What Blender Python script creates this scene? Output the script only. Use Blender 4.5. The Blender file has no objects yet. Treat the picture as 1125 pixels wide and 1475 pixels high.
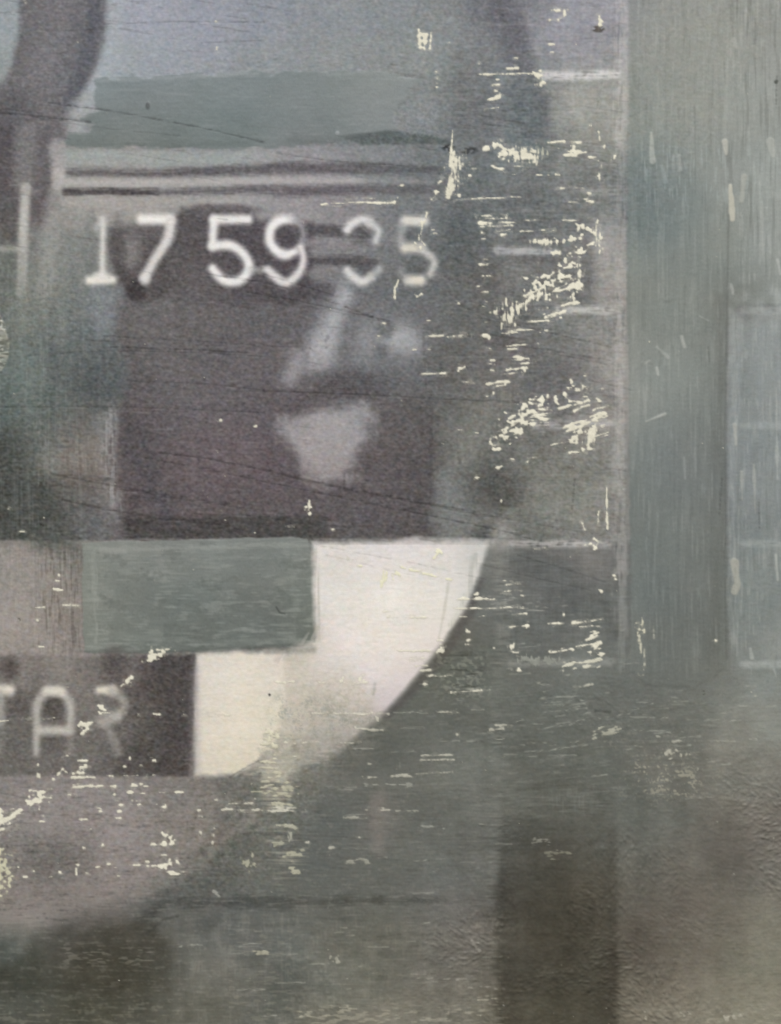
import bpy, math
import numpy as np

# ================================================================ camera, light, exposure
S = 0.0004                                   # metres per unit of the painting
CX, CY = 562.5, 737.5                        # centre of what the camera frames
ZC = 0.40                                    # height of that centre above the painting's foot
sc = bpy.context.scene
cam_d = bpy.data.cameras.new('camera'); cam = bpy.data.objects.new('camera', cam_d); sc.collection.objects.link(cam)
cam_d.sensor_fit = 'VERTICAL'; cam_d.sensor_height = 24.0; cam_d.lens = 44.0
cam_d.clip_start = 0.01; cam_d.clip_end = 100.0
DIST = 1475 * S / 24.0 * 44.0
cam.location = (0.0, -DIST, ZC); cam.rotation_euler = (math.radians(90), 0, 0)
sc.camera = cam
sc.render.resolution_x, sc.render.resolution_y = 781, 1024

wd = bpy.data.worlds.new('World'); sc.world = wd; wd.use_nodes = True
wd.node_tree.nodes['Background'].inputs['Color'].default_value = (1.0, 0.99, 0.97, 1)
wd.node_tree.nodes['Background'].inputs['Strength'].default_value = 0.33    # even ambient fill light, added all around

def area_lamp(name, loc, target, size, power, col):
    d = bpy.data.lights.new(name, 'AREA'); d.shape = 'RECTANGLE'; d.size, d.size_y = size
    d.energy = power; d.color = col
    o = bpy.data.objects.new(name, d); sc.collection.objects.link(o); o.location = loc
    v = np.array(target, float) - np.array(loc, float)
    o.rotation_euler = (math.atan2(math.hypot(v[0], v[1]), -v[2]), 0, math.atan2(v[0], -v[1]))   # -Z to the target
    return o
lamp = area_lamp('ceiling_softbox', (0.15, -2.1, 3.3), (0, 0, ZC), (1.2, 0.9), 440.0, (1.0, 0.995, 0.985))

sc.view_settings.view_transform = 'Standard'; sc.view_settings.look = 'None'
sc.view_settings.exposure = 0.0; sc.view_settings.gamma = 1.0; sc.view_settings.use_curve_mapping = False
sc.render.engine = 'CYCLES'
sc.cycles.max_bounces = 4

# ---------------------------------------------------------------- the paint film, worked out on a raster
# Painting coordinates: u to the right, v downwards, one unit = 0.4 mm of canvas.
PW, PH, MG = 1125, 1475, 110
RW, RH = PW + 2 * MG, PH + 2 * MG
rng = np.random.default_rng(17)
VV, UU = np.mgrid[0:RH, 0:RW].astype(np.float32)
UU -= MG; VV -= MG
FH, FW = 1728, 1350                         # transform-friendly size, a little larger than the raster
_fy = np.fft.fftfreq(FH)[:, None]; _fx = np.fft.rfftfreq(FW)[None, :]

def gnoise(sx, sy, ang=0.0, seed=None):
    r = np.random.default_rng(seed) if seed is not None else rng
    w = np.fft.rfft2(r.standard_normal((FH, FW), dtype=np.float32))
    c, s = math.cos(ang), math.sin(ang)
    fu = _fx * c + _fy * s; fv = -_fx * s + _fy * c
    w *= np.exp(-2 * math.pi ** 2 * ((fu * sx) ** 2 + (fv * sy) ** 2))
    n = np.fft.irfft2(w, (FH, FW))[:RH, :RW].astype(np.float32)
    return n / n.std()

N_grain = gnoise(1.5, 1.1, seed=1)          # print grain
N_fine = gnoise(0.75, 0.75, seed=2)
N_h = gnoise(22, 0.95, 0.02, seed=3)         # horizontal drags
N_h2 = gnoise(7, 0.9, 0.0, seed=4)
N_v = gnoise(0.95, 26, seed=5)               # vertical drags
N_v2 = gnoise(1.0, 8, seed=6)
N_m = gnoise(5, 5, seed=7)
N_l = gnoise(18, 18, seed=8)
N_ll = gnoise(45, 45, seed=9)
N_c = gnoise(1.7, 1.5, seed=10)              # chip edges
N_ch = gnoise(4.2, 0.95, -0.02, seed=11)
N_cs = gnoise(4.5, 0.95, -0.28, seed=12)     # rising to the right
N_cv = gnoise(0.95, 4.0, seed=13)
N_gr = gnoise(1.0, .9, seed=93)
N_w1 = gnoise(3, 3, seed=14); N_w2 = gnoise(9, 9, seed=15)
N_d = gnoise(30, 1.1, 0.16, seed=16)         # drags falling to the right
N_hl = gnoise(60, 5, seed=18); N_vl = gnoise(5, 60, seed=19)

N_wob = (.22 * N_w1 + .45 * N_w2)

def sst(x, a, b):
    t = np.clip((x - a) / (b - a), 0, 1)
    return t * t * (3 - 2 * t)

COL = np.zeros((RH, RW, 3), np.float32)
HGT = np.zeros((RH, RW), np.float32)        # millimetres
LAB = np.zeros((RH, RW), np.int32)
GLO = np.zeros((RH, RW), np.float32)        # fresh paint 1, dry print 0
PARTS = []                                  # (name, label, parent index, surface)

def part(name, label=None, parent=None, surf='print'):
    PARTS.append((name, label, parent, surf))
    return len(PARTS) - 1

def box(u0, v0, u1, v1):
    a = max(0, int(v0) + MG); b = min(RH, int(v1) + MG + 1)
    c = max(0, int(u0) + MG); d = min(RW, int(u1) + MG + 1)
    return (slice(a, max(a, b)), slice(c, max(c, d)))

def cap(pts, w, soft=2.0, wob=0.0, ends=None, wn=None):
    """soft stroke along a polyline; w may be one width or one per point"""
    P = np.array(pts, np.float32)
    ws = np.full(len(P), w, np.float32) if np.isscalar(w) else np.array(w, np.float32)
    r = ws.max() / 2 + soft + abs(wob) * 3 + 2
    sl = box(P[:, 0].min() - r, P[:, 1].min() - r, P[:, 0].max() + r, P[:, 1].max() + r)
    x = UU[sl]; y = VV[sl]
    best = np.full(x.shape, 1e9, np.float32)
    if len(P) == 1:
        best = np.hypot(x - P[0, 0], y - P[0, 1]) - ws[0] / 2
    for i in range(len(P) - 1):
        ax, ay = P[i]; dx, dy = P[i + 1] - P[i]
        L = dx * dx + dy * dy + 1e-6
        t = np.clip(((x - ax) * dx + (y - ay) * dy) / L, 0, 1)
        d = np.hypot(x - ax - t * dx, y - ay - t * dy) - (ws[i] + (ws[i + 1] - ws[i]) * t) / 2
        best = np.minimum(best, d)
    if wob:
        best = best + wob * (wn if wn is not None else N_wob)[sl]
    return sl, 1 - sst(best, -soft, soft)

def poly(pts, soft=2.0, wob=0.0, wn=None):
    P = np.array(pts, np.float32)
    r = soft + abs(wob) * 3 + 2
    sl = box(P[:, 0].min() - r, P[:, 1].min() - r, P[:, 0].max() + r, P[:, 1].max() + r)
    x = UU[sl]; y = VV[sl]
    d = np.full(x.shape, 1e9, np.float32); ins = np.zeros(x.shape, bool)
    n = len(P)
    for i in range(n):
        ax, ay = P[i]; bx, by = P[(i + 1) % n]
        dx, dy = bx - ax, by - ay
        t = np.clip(((x - ax) * dx + (y - ay) * dy) / (dx * dx + dy * dy + 1e-6), 0, 1)
        d = np.minimum(d, np.hypot(x - ax - t * dx, y - ay - t * dy))
        if ay != by:
            c = ((ay > y) != (by > y)) & (x < (bx - ax) * (y - ay) / (by - ay) + ax)
            ins ^= c
    d = np.where(ins, -d, d)
    if wob:
        d = d + wob * (wn if wn is not None else N_wob)[sl]
    return sl, 1 - sst(d, -soft, soft)

def ell(u, v, ru, rv, soft=0.5, ang=0.0):
    """soft ellipse, falls off from the centre"""
    R = max(ru, rv) * (1 + soft) + 2
    sl = box(u - R, v - R, u + R, v + R)
    x = UU[sl] - u; y = VV[sl] - v
    c, s = math.cos(ang), math.sin(ang)
    d = np.hypot((x * c + y * s) / ru, (-x * s + y * c) / rv)
    return sl, 1 - sst(d, 1 - soft, 1 + soft)

def field(pts, s=25.0, pw=1.6):
    """a colour wash through control points"""
    P = np.array(pts, np.float32); st = 8
    gv, gu = np.mgrid[0:RH + st:st, 0:RW + st:st].astype(np.float32)
    gu -= MG; gv -= MG
    acc = np.zeros(gu.shape + (3,), np.float32); wt = np.zeros(gu.shape, np.float32)
    for p in P:
        w = 1.0 / ((gu - p[0]) ** 2 + (gv - p[1]) ** 2 + s * s) ** pw
        acc += w[..., None] * p[2:5]; wt += w
    acc /= wt[..., None]
    yi = np.arange(RH) / st; xi = np.arange(RW) / st
    y0 = yi.astype(int); x0 = xi.astype(int)
    fy = (yi - y0)[:, None, None].astype(np.float32); fx = (xi - x0)[None, :, None].astype(np.float32)
    a = acc[y0][:, x0]; b = acc[y0][:, x0 + 1]; c = acc[y0 + 1][:, x0]; d = acc[y0 + 1][:, x0 + 1]
    return (a * (1 - fx) + b * fx) * (1 - fy) + (c * (1 - fx) + d * fx) * fy

def put(win, col, a=1.0, p=None, h=0.0, tex=None, glo=None, th=0.5):
    sl, m = win
    if m.size == 0: return
    mm = m * a
    if tex is not None: mm = mm * tex[sl]
    c = col[sl] if isinstance(col, np.ndarray) and col.ndim == 3 else np.array(col, np.float32)
    COL[sl] = COL[sl] * (1 - mm[..., None]) + c * mm[..., None]
    if h: HGT[sl] += h * mm
    if glo is not None: GLO[sl] = GLO[sl] * (1 - m) + glo * m
    if p is not None: LAB[sl] = np.where(m > th, p, LAB[sl])

def brk(n, lo=-0.6, hi=0.8):
    return sst(n, lo, hi)

FULL = (slice(0, RH), slice(0, RW))

# ---- parts -------------------------------------------------------------
P_ground = part('image_ground', 'blue grey photographic ground with worn drags')
P_num = part('number_panel', 'dark grainy panel carrying the row of digits')
P_band = part('vertical_band', 'thick grey green painted band with vertical brush marks', None, 'paint')
P_side = part('side_panel', 'pale grey ruled panel at the right edge', None, 'paint')
P_lowf = part('lower_field', 'grey green scraped paint across the lower half', None, 'paint')
P_mauve = part('mauve_field', 'worn mauve grey field speckled with cream', None, 'print')
P_rough = part('impasto_field', 'rough brown grey impasto at the lower right', None, 'paint')

# ---- large washes -------------------------------------------------------
up = field([
 (10,40,146,153,158),(18,100,140,147,148),(200,20,152,155,166),(300,40,146,150,161),(170,90,150,156,160),(250,90,146,151,157),
 (380,30,136,141,152),(480,30,127,132,143),(470,80,134,139,143),(380,90,140,144,147),(560,20,120,125,135),(600,80,125,130,134),
 (650,40,118,123,128),(700,20,100,101,109),(735,40,98,99,107),(640,110,119,124,126),(610,170,131,134,137),(570,190,128,132,134),
 (660,130,103,105,107),(690,120,108,110,114),(690,170,104,105,109),(735,130,98,106,112),(760,160,96,105,108),(720,185,104,107,111),
 (770,190,104,113,113),(800,40,142,144,150),(840,60,138,139,145),(860,20,146,147,152),(830,140,138,139,139),(860,170,137,138,138),
 (800,160,134,135,136),(830,210,119,121,120),(870,215,128,129,127),(720,250,105,110,111),(690,270,101,108,109),(780,250,106,109,109),
 (840,260,109,110,109),(860,290,116,116,115),(680,320,92,99,100),(740,300,103,107,108),(800,300,101,105,106),
 (700,400,88,90,91),(660,380,93,97,97),(760,340,101,103,105),(790,390,96,97,99),(745,400,107,109,108),(850,400,101,100,103),(875,350,146,142,141),(880,400,148,143,141),(830,460,107,109,109),
 (850,480,128,127,126),(790,500,104,107,107),(740,500,107,106,107),(880,520,140,137,134),(830,530,112,112,113),(770,540,98,101,102),
 (720,560,114,114,113),(800,580,112,111,112),(870,600,128,125,123),(760,640,113,114,111),(680,640,118,119,115),(700,600,112,113,110),
 (650,660,99,98,96),(710,700,92,92,91),(730,660,106,107,104),(650,720,110,113,113),(640,760,104,108,109),(690,760,95,98,98),(800,680,117,117,113),(840,720,120,121,117),
 (780,730,116,117,113),(860,650,122,121,118),(870,740,130,127,124),(760,760,112,114,111),(620,560,93,95,97),(650,520,92,95,95),(670,450,94,98,98),(640,470,99,103,104),
 (630,420,98,102,105),(600,430,100,104,109),(590,470,106,110,116),(560,440,101,104,109),
 (350,230,146,148,148),(450,225,140,139,143),(560,230,131,131,135),(620,225,116,119,120),(430,295,142,139,140),(520,300,128,126,129),(600,300,112,114,117),(620,280,113,116,118),
 (200,300,153,150,148),(130,300,150,147,144),(330,290,148,145,145),(110,330,140,139,137),(180,320,141,139,138),
 (10,330,93,96,95),(10,400,100,106,102),(60,340,118,120,119),(110,380,120,124,123),(60,420,128,131,126),(30,460,104,112,107),(90,450,112,119,118),
 (150,450,118,123,131),(120,480,104,113,116),(40,520,103,113,110),(20,580,98,107,104),(90,540,97,106,107),(130,520,95,104,107),(150,570,86,95,99),(90,580,93,102,101),
 (60,600,98,106,102),(110,620,98,98,96),(150,620,117,122,124),(20,650,81,88,86),(50,640,100,107,106),(100,660,121,116,111),(130,650,129,124,119),(70,670,117,121,116),
 (110,690,103,98,95),(155,680,120,117,114),(30,710,84,86,83),(60,730,80,81,78),(100,720,101,105,104),(130,745,95,98,101),(165,730,116,114,112),(10,760,80,84,80),(40,765,88,90,87)
], 16)
low = field([
 (20,800,147,141,139),(60,820,147,140,138),(90,850,134,127,123),(20,880,151,143,141),(100,900,132,124,121),(50,930,147,138,136),(110,800,118,118,113),
 (720,800,117,118,116),(760,810,98,101,101),(800,830,98,101,100),(850,800,116,113,111),(840,840,103,105,103),(740,850,104,106,104),(700,870,101,104,104),(800,880,96,99,97),(860,900,108,112,109),
 (740,900,95,98,96),(780,930,98,101,98),(660,920,92,93,93),(690,960,92,97,94),(640,990,94,98,95),(600,1030,93,98,95),(840,960,116,120,116),
 (720,1000,108,113,109),(760,1010,102,107,103),(820,1010,106,111,107),(880,990,105,109,105),(960,980,107,111,107),(1040,990,112,115,111),(1100,980,128,134,132),
 (900,1040,104,107,103),(960,1050,107,108,103),(1050,1050,113,113,108),(1110,1050,119,122,118),(800,1080,100,106,103),(860,1090,97,102,98),(950,1100,107,106,100),(1050,1100,112,109,103),(1110,1100,112,110,105),
 (650,1060,97,102,99),(700,1090,102,107,103),(560,1070,90,95,92),(500,1100,94,98,94),(450,1100,128,128,117),(430,1140,102,106,99),(520,1140,97,102,98),
 (600,1130,98,102,98),(660,1150,101,106,102),(545,1180,116,113,108),(620,1200,101,105,102),(690,1180,109,112,108),(480,1190,93,99,96),(540,1250,97,102,98),(640,1250,103,108,104),(690,1250,107,110,106),
 (450,1250,90,96,94),(390,1180,103,107,101),(340,1180,102,102,98),(350,1230,97,98,93),(400,1260,95,98,93),(310,1200,108,104,100),(330,1260,93,98,94),
 (10,1140,126,120,117),(60,1160,128,122,120),(130,1140,127,121,119),(200,1150,126,121,119),(250,1140,121,116,114),(100,1190,129,123,121),(180,1200,127,122,119),(240,1190,120,116,112),
 (60,1230,103,101,96),(100,1240,99,98,93),(160,1240,120,115,112),(210,1250,116,112,109),(30,1260,109,105,100),(100,1280,126,118,114),(60,1300,133,124,120),(30,1310,135,126,121),(150,1290,129,122,118),
 (200,1280,116,112,109),(250,1260,101,101,98),(280,1230,103,102,98),(120,1330,114,109,104),(30,1340,111,109,103),(200,1310,98,98,95),(240,1290,90,93,91),
 (15,1370,87,93,90),(50,1380,86,89,86),(90,1350,87,86,81),(150,1350,84,83,78),(120,1400,77,75,68),(180,1390,75,73,66),(60,1410,78,78,72),(20,1420,72,74,69),(200,1430,77,77,69),
 (240,1380,86,87,81),(240,1420,84,84,78),(100,1440,82,82,71),(20,1450,86,87,80),(150,1462,88,88,77),(250,1462,92,93,84),(300,1450,100,101,90),(320,1400,106,105,98),(290,1340,100,102,97),
 (340,1330,99,101,96),(380,1400,111,110,101),(360,1350,105,105,99),(420,1350,96,101,97),(415,1400,91,97,93),(410,1440,91,95,89),(450,1460,116,114,103),(470,1370,108,109,103),(460,1410,100,105,101),(520,1340,103,106,102),
 (500,1320,95,98,96),(560,1380,108,109,105),(540,1430,108,110,104),(600,1340,112,112,107),(620,1400,112,110,106),(600,1450,115,113,104),(650,1320,112,111,107),(660,1370,109,106,102),(690,1340,111,107,102),
 (690,1410,108,105,99),(660,1450,119,116,107),(700,1460,114,111,101),(550,1465,124,121,110),
 (740,1150,97,101,97),(800,1160,87,90,86),(860,1170,84,85,80),(760,1200,80,82,78),(850,1220,77,76,71),(800,1260,75,74,68),(740,1300,80,79,75),(860,1290,84,81,75),(790,1340,76,74,68),(860,1370,82,80,74),
 (740,1380,80,80,75),(800,1420,76,75,67),(860,1440,82,81,70),(740,1450,80,79,69),(800,1465,80,78,68),
 (910,1170,97,100,94),(960,1180,104,104,98),(1040,1170,106,102,95),(1100,1170,110,106,100),(910,1240,103,101,94),(980,1250,107,103,96),(1050,1240,102,98,92),(1100,1250,107,105,99),
 (920,1310,104,100,94),(990,1310,110,106,100),(1060,1320,107,105,97),(1110,1330,116,116,106),(920,1370,103,98,91),(990,1370,112,109,100),(1060,1380,117,116,106),(1110,1390,122,121,110),
 (910,1430,112,108,98),(970,1440,121,117,106),(1050,1440,122,119,108),(1110,1440,124,121,110),(920,1465,124,120,108),(1000,1468,130,126,114),(1080,1468,128,125,113)
], 16)
m_low = sst(VV + .5 * N_w2, 776, 781)
COL[:] = up * (1 - m_low[..., None]) + low * m_low[..., None]
LAB[:] = np.where(VV > 779, P_lowf, P_ground)
# broken drags over everything on the print side
DRAG = 2.2 * N_l + 1.6 * N_ll

# ---- top left column ----------------------------------------------------
P_col = part('dark_column', 'dark curved mauve column at the top left')
put(poly([(40,-120),(156,-120),(153,0),(150,60),(133,115),(112,165),(92,205),(80,250),(84,300),(60,330),(-120,330),(-120,130),(2,126),(20,95),(30,50),(36,0)], 9, 5), (106,100,103), 1, P_col)
put(cap([(140,-60),(138,30),(122,95),(100,150)], [30,26,22,18], 11), (84,82,91), .75)
put(cap([(80,-60),(80,40),(60,110)], [46,44,36], 14), (117,110,113), .8)
put(cap([(30,-60),(34,40),(22,100)], 12, 6), (96,90,94), .7)
put(ell(14, 160, 30, 30, .6), (86,82,87), .9)
put(cap([(2,190),(-2,300)], [34,46], 11), (80,71,76), .9)
put(cap([(38,190),(36,262)], [22,30], 10), (116,112,113), .85)
put(cap([(66,195),(62,290)], [20,26], 11), (92,85,90), .8)
put(cap([(0,300),(50,300)], 28, 9), (84,78,82), .75)
put(cap([(12,300),(14,340)], [30,20], 10), (84,80,82), .8)

# pale strip left of the teal stroke
put(cap([(165,-40),(166,60),(150,105),(128,140),(112,182)], [26,22,22,24,16], 7, 2), (160,164,168), .75)
put(cap([(118,150),(104,188)], [26,18], 8, 5, wn=N_wob + .3 * N_h2), (154,155,158), .7)

# arc at the top right of the print
P_arc = part('dark_arc', 'dark violet arc at the top of the print')
put(poly([(668,-120),(736,-120),(738,0),(752,50),(772,100),(790,150),(795,200),(760,205),(742,150),(728,95),(700,40),(680,0)], 9, 4), (97,98,106), .9, P_arc)
put(cap([(752,130),(764,200)], 46, 12, 4), (94,103,108), .75)
put(cap([(763,20),(783,90)], [16,14], 8), (140,143,150), .6)
put(cap([(700,40),(722,100)], 26, 16), (116,121,127), .55)

# ---- teal brush stroke --------------------------------------------------
P_teal = part('brush_stroke', 'long flat teal brush stroke under the blue ground', None, 'paint')
teal = field([(140,125,121,131,131),(250,130,119,130,130),(350,125,118,129,130),(450,125,118,128,129),(560,130,122,130,132),(130,190,106,117,115),(250,195,105,117,114),(350,190,106,118,116),
              (450,180,114,124,124),(460,205,106,116,115),(560,170,124,131,132),(250,160,113,124,123),(400,150,116,127,127),(620,160,126,131,133)], 20)
tealp = [(136,113),(200,112),(260,110),(330,106),(370,103),(460,103),(560,104),(600,112),(585,140),(566,160),(572,185),(530,196),(470,205),(370,213),(280,214),(200,212),(98,212),(92,206),(100,192),(128,190),(136,178),(118,172),(140,160),(134,140)]
put(poly(tealp, 3.2, 3.4, N_wob + .25 * N_h2), teal, .97, P_teal, .14, None, 1)
put(cap([(570,140),(640,150)], [60,50], 26, 8, wn=N_h), (124,130,132), .5)
put(poly([(488,196),(520,191),(560,188),(600,192),(636,199),(655,201),(650,208),(600,207),(560,208),(520,209)], 3, 1.2), (86,94,94), .95, None, .1)
put(cap([(420,203),(500,204)], [10,14], 6, 2), (100,110,109), .6)
put(cap([(100,205),(240,208),(360,207)], [10,9,6], 4, 1.5), (98,110,107), .6)
put(cap([(100,226),(200,228),(300,230),(360,224)], [22,22,18,8], 6, 3), (149,157,155), .85)
put(cap([(140,117),(300,110),(372,106)], 4, 3, 1.5), (146,152,152), .5)
put(ell(213, 152, 3, 5, .4), (84,90,90), .9, None, .3)
put(ell(486, 192, 3, 3, .4), (150,156,156), .7, None, .3)

# ---- horizontal rails above the digits -----------------------------------
def stripe(pts, w, col, a, lab, s=5.5):
    p = part('stripe', lab)
    put(cap(pts, w, s, .8, wn=N_h2), col, a, p)
stripe([(88,249),(230,250),(420,242),(560,243),(632,246)], [9,11,16,14,8], (86,81,85), .9, 'upper dark stripe above the digits')
stripe([(92,262),(240,263),(430,260),(570,260),(622,262)], [12,11,9,7,5], (172,167,165), .8, 'pale stripe between the two dark stripes', 5)
stripe([(94,277),(226,277)], [11,9], (70,65,69), .97, 'short darkest stripe above the first digits', 3.5)
stripe([(226,278),(360,273),(430,275),(560,273),(628,272)], [8,10,14,13,8], (88,83,88), .9, 'lower dark stripe above the digits')
put(cap([(230,250),(420,238)], [4,8], 3), (88,83,88), .4)
put(cap([(95,290),(280,292),(360,288)], [16,14,10], 5), (158,154,151), .7)
put(cap([(540,258),(640,262)], 30, 14), (112,113,116), .5)

# ---- number panel ---------------------------------------------------------
num = field([(200,460,102,97,99),(300,450,100,95,98),(380,450,93,89,92),(180,520,96,92,94),(250,520,101,95,97),(350,520,98,92,95),(430,500,92,88,92),(200,580,92,86,90),(300,580,97,90,93),
 (400,580,88,82,86),(200,640,80,76,81),(190,700,84,78,81),(260,640,96,88,91),(340,640,97,88,91),(300,690,96,86,89),(380,680,93,83,87),(240,720,89,82,84),(340,730,85,79,80),(430,720,88,81,84),(560,640,92,86,87),
 (590,590,90,87,89),(540,700,92,85,87),(600,680,84,80,82),(590,740,86,81,83),(520,740,88,82,85),(560,540,94,97,104),(600,540,95,96,100),(480,430,90,88,92),(540,600,88,83,86),(600,500,104,108,114),(560,460,106,110,116)], 22)
put(poly([(178,420),(300,428),(450,425),(520,440),(614,445),(622,560),(632,640),(628,700),(616,775),(170,775),(176,740),(168,690),(164,640),(168,590),(178,560),(172,520),(166,480),(170,440)], 16, 9), num, 1, P_num)
# darker strip along its foot
put(poly([(175,744),(260,746),(370,742),(470,748),(474,777),(330,777),(180,777)], 5, 2, N_h2), (64,64,63), .85)
put(poly([(470,756),(616,752),(705,764),(708,776),(470,777)], 5, 2, N_h2), (80,77,79), .6)
put(cap([(186,600),(198,650),(222,705),(244,745)], [26,34,28,16], 12, 3), (76,74,80), .75)
put(cap([(200,620),(215,680),(232,740)], [30,26,18], 10), (78,76,80), .5)

# block behind the digits
P_plate = part('number_plate', 'near black block behind the middle digits', P_num)
put(poly([(156,330),(250,322),(262,303),(300,297),(358,300),(372,318),(450,322),(448,436),(330,442),(205,432),(184,424),(172,392),(150,360)], 8, 3), field([(200,340,80,75,78),(300,320,76,70,74),(340,350,70,64,70),(420,380,68,62,68),(280,415,90,84,88),(380,420,76,71,76),(220,400,78,72,75),(330,430,84,79,83)], 18), .97, P_plate)
put(ell(196, 420, 14, 14, .5), (58,50,55), .95)
put(ell(178, 395, 14, 18, .6), (64,57,61), .7)
put(ell(325, 304, 46, 9, .6), (88,83,87), .8)
put(ell(190, 362, 14, 26, .7, .1), (122,119,121), .85)
put(ell(225, 330, 40, 14, .7), (92,88,91), .6)
put(ell(130, 352, 10, 44, .5, .06), (98,104,105), .55)
put(poly([(92,328),(160,328),(158,400),(126,412),(98,400)], 9, 3), (112,117,117), .55)
put(ell(170, 350, 10, 30, .7), (80,76,79), .7)
# stripes between 9 and 3
stripe([(446,331),(500,334),(530,340)], [17,15,8], (72,68,71), .92, 'dark upper bar between the digits 9 and 3')
stripe([(444,351),(540,352),(572,352)], [12,15,10], (125,122,124), .8, 'grey bar between the digits 9 and 3', 5)
stripe([(448,376),(500,376),(540,378)], [13,15,12], (70,66,69), .92, 'dark lower bar between the digits 9 and 3')
put(cap([(446,394),(500,392)], [12,14], 6), (122,119,120), .75)
put(ell(520, 338, 14, 14, .6), (80,79,82), .8)
put(ell(528, 385, 14, 12, .6), (86,83,86), .8)
put(ell(560, 345, 22, 50, .6), (110,112,115), .6)
put(ell(594, 340, 9, 11, .6), (94,97,98), .85)
put(ell(600, 384, 16, 9, .6), (88,92,93), .8)
put(poly([(446,404),(500,412),(506,432),(448,430)], 7, 2), (76,71,76), .8)

# pale shapes inside the panel
P_bl1 = part('pale_shape', 'slanting pale smear below the digit 3', P_num)
put(cap([(500,412),(488,440),(468,480),(462,520)], [22,34,42,40], 18, 4), (130,132,138), .92, P_bl1)
put(ell(512, 500, 74, 46, .9), (116,117,123), .45)
put(cap([(497,425),(486,450),(470,484),(458,514)], [16,26,38,34], 15, 6), (168,170,176), .85, None, 0, brk(N_w1 * .5 + N_c * .5 + 1.0, -1.2, .9))
put(cap([(462,520),(434,530)], [22,20], 10), (140,140,146), .5)
put(cap([(430,515),(418,545)], [24,22], 12, 4), (142,140,145), .85, P_bl1)
P_bl2 = part('pale_shape', 'small pale bluish smudge beside the slanting smear', P_num)
put(ell(578, 494, 27, 26, .8), (168,172,177), .9, P_bl2)
put(ell(532, 492, 22, 32, .8), (136,139,145), .75)
put(ell(548, 525, 44, 22, .9), (122,125,131), .5)
put(ell(570, 540, 40, 30, .8), (102,105,111), .7)
put(ell(556, 474, 12, 12, .6), (90,92,94), .7)
put(ell(548, 505, 10, 10, .6), (92,95,100), .6)
put(ell(505, 554, 52, 20, .6), (78,73,77), .85)
P_bl3 = part('pale_shape', 'heart shaped pale mauve patch in the dark panel', P_num)
heart = field([(420,600,148,146,149),(480,600,160,157,160),(520,600,148,147,151),(450,640,161,155,156),(500,640,154,150,152),(460,685,158,149,150),(480,680,152,145,146)], 14)
put(poly([(402,606),(424,594),(468,590),(500,584),(530,584),(534,606),(522,640),(508,672),(490,690),(466,697),(444,686),(428,664),(410,642),(397,624)], 15, 9), heart, .95, P_bl3)

# smears right of the panel
put(poly([(640,680),(662,690),(676,730),(690,776),(630,776),(620,740)], 10, 3), (112,115,116), .6)
put(ell(716, 700, 36, 26, .8), (84,84,83), .85)
put(cap([(742,560),(706,590),(676,630),(660,668)], [26,38,40,26], 17, 5), (126,126,120), .75, None, 0, brk(N_v2 * .5 + N_c * .5 + .8, -1, .8))
put(cap([(640,690),(650,730),(660,772)], [22,30,30], 13, 4), (120,123,122), .75)
put(cap([(690,752),(740,742)], [18,20], 11, 4), (122,123,119), .75)
put(ell(700, 765, 16, 10, .7), (84,86,87), .7)
put(ell(655, 350, 18, 40, .7), (86,91,92), .6)
put(cap([(660,90),(668,190)], [26,18], 12, 4), (96,97,99), .6, None, 0, brk(N_h, -.9, .9))
put(cap([(710,150),(760,190)], [50,40], 16), (94,96,101), .55, None, 0, brk(N_h, -.2, .9))
put(ell(605, 170, 30, 24, .8), (140,140,143), .6, None, 0, brk(N_fine, -.8, .8))
put(ell(738, 400, 8, 60, .5), (118,118,117), .4)
put(cap([(712,330),(720,430)], [10,14], 8), (116,116,116), .5)
put(cap([(822,385),(826,440)], 20, 9), (88,88,91), .7)
put(cap([(840,330),(848,440)], 26, 10), (96,94,98), .6)
put(ell(768, 372, 40, 9, .7), (90,91,93), .6)

# ---- left: rail and pale verticals -----------------------------------------
P_rail = part('gauge_rail', 'short pale upright rail at the left edge')
put(cap([(37,270),(34,330),(31,420)], [15,16,14], 4), (166,165,160), .85, P_rail)
put(cap([(36,285),(34,330),(33,360)], [8,9,6], 3), (186,184,179), .7)
put(cap([(-60,359),(30,358)], 8, 4), (163,162,155), .75)
put(cap([(31,410),(36,470)], [14,22], 10), (122,127,121), .6)
put(cap([(82,212),(84,250)], [22,18], 7, 2), (163,158,158), .8)
put(cap([(84,250),(82,268)], [16,14], 5), (180,173,170), .8)
put(cap([(80,275),(72,330),(66,420)], [18,20,26], 8), (150,149,147), .6)
put(cap([(150,420),(148,470)], [30,20], 10), (124,129,137), .6)
put(cap([(145,430),(140,520)], [8,10], 5), (130,136,142), .35)
put(ell(150, 545, 30, 30, .8), (84,93,98), .7)
put(poly([(0,590),(40,620),(58,670),(84,700),(90,778),(-120,778),(-120,590)], 16, 6), (81,88,86), .6)
put(cap([(52,610),(66,650),(80,680)], [14,20,12], 8, 3), (132,137,134), .7, None, 0, brk(N_v * .6 + N_c * .5, -.8, .8))
put(poly([(88,632),(142,628),(152,676),(98,694)], 12, 4), (134,130,125), .6, None, 0, brk(N_v2, -.6, .8))
put(cap([(160,595),(155,650),(160,700),(168,735)], [20,18,15,15], 7, 3), (146,148,150), .85, None, 0, brk(N_v2 * .6 + N_c * .4, -1.3, .7))
put(poly([(120,735),(172,735),(175,772),(128,772)], 9, 4), (98,102,106), .5)
put(ell(145, 755, 24, 14, .7), (118,123,130), .4, None, 0, brk(N_c, -.2, .9))
put(cap([(80,700),(170,690)], 20, 9, 4), (82,80,78), .5, None, 0, brk(N_d, -.3, .8))
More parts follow.
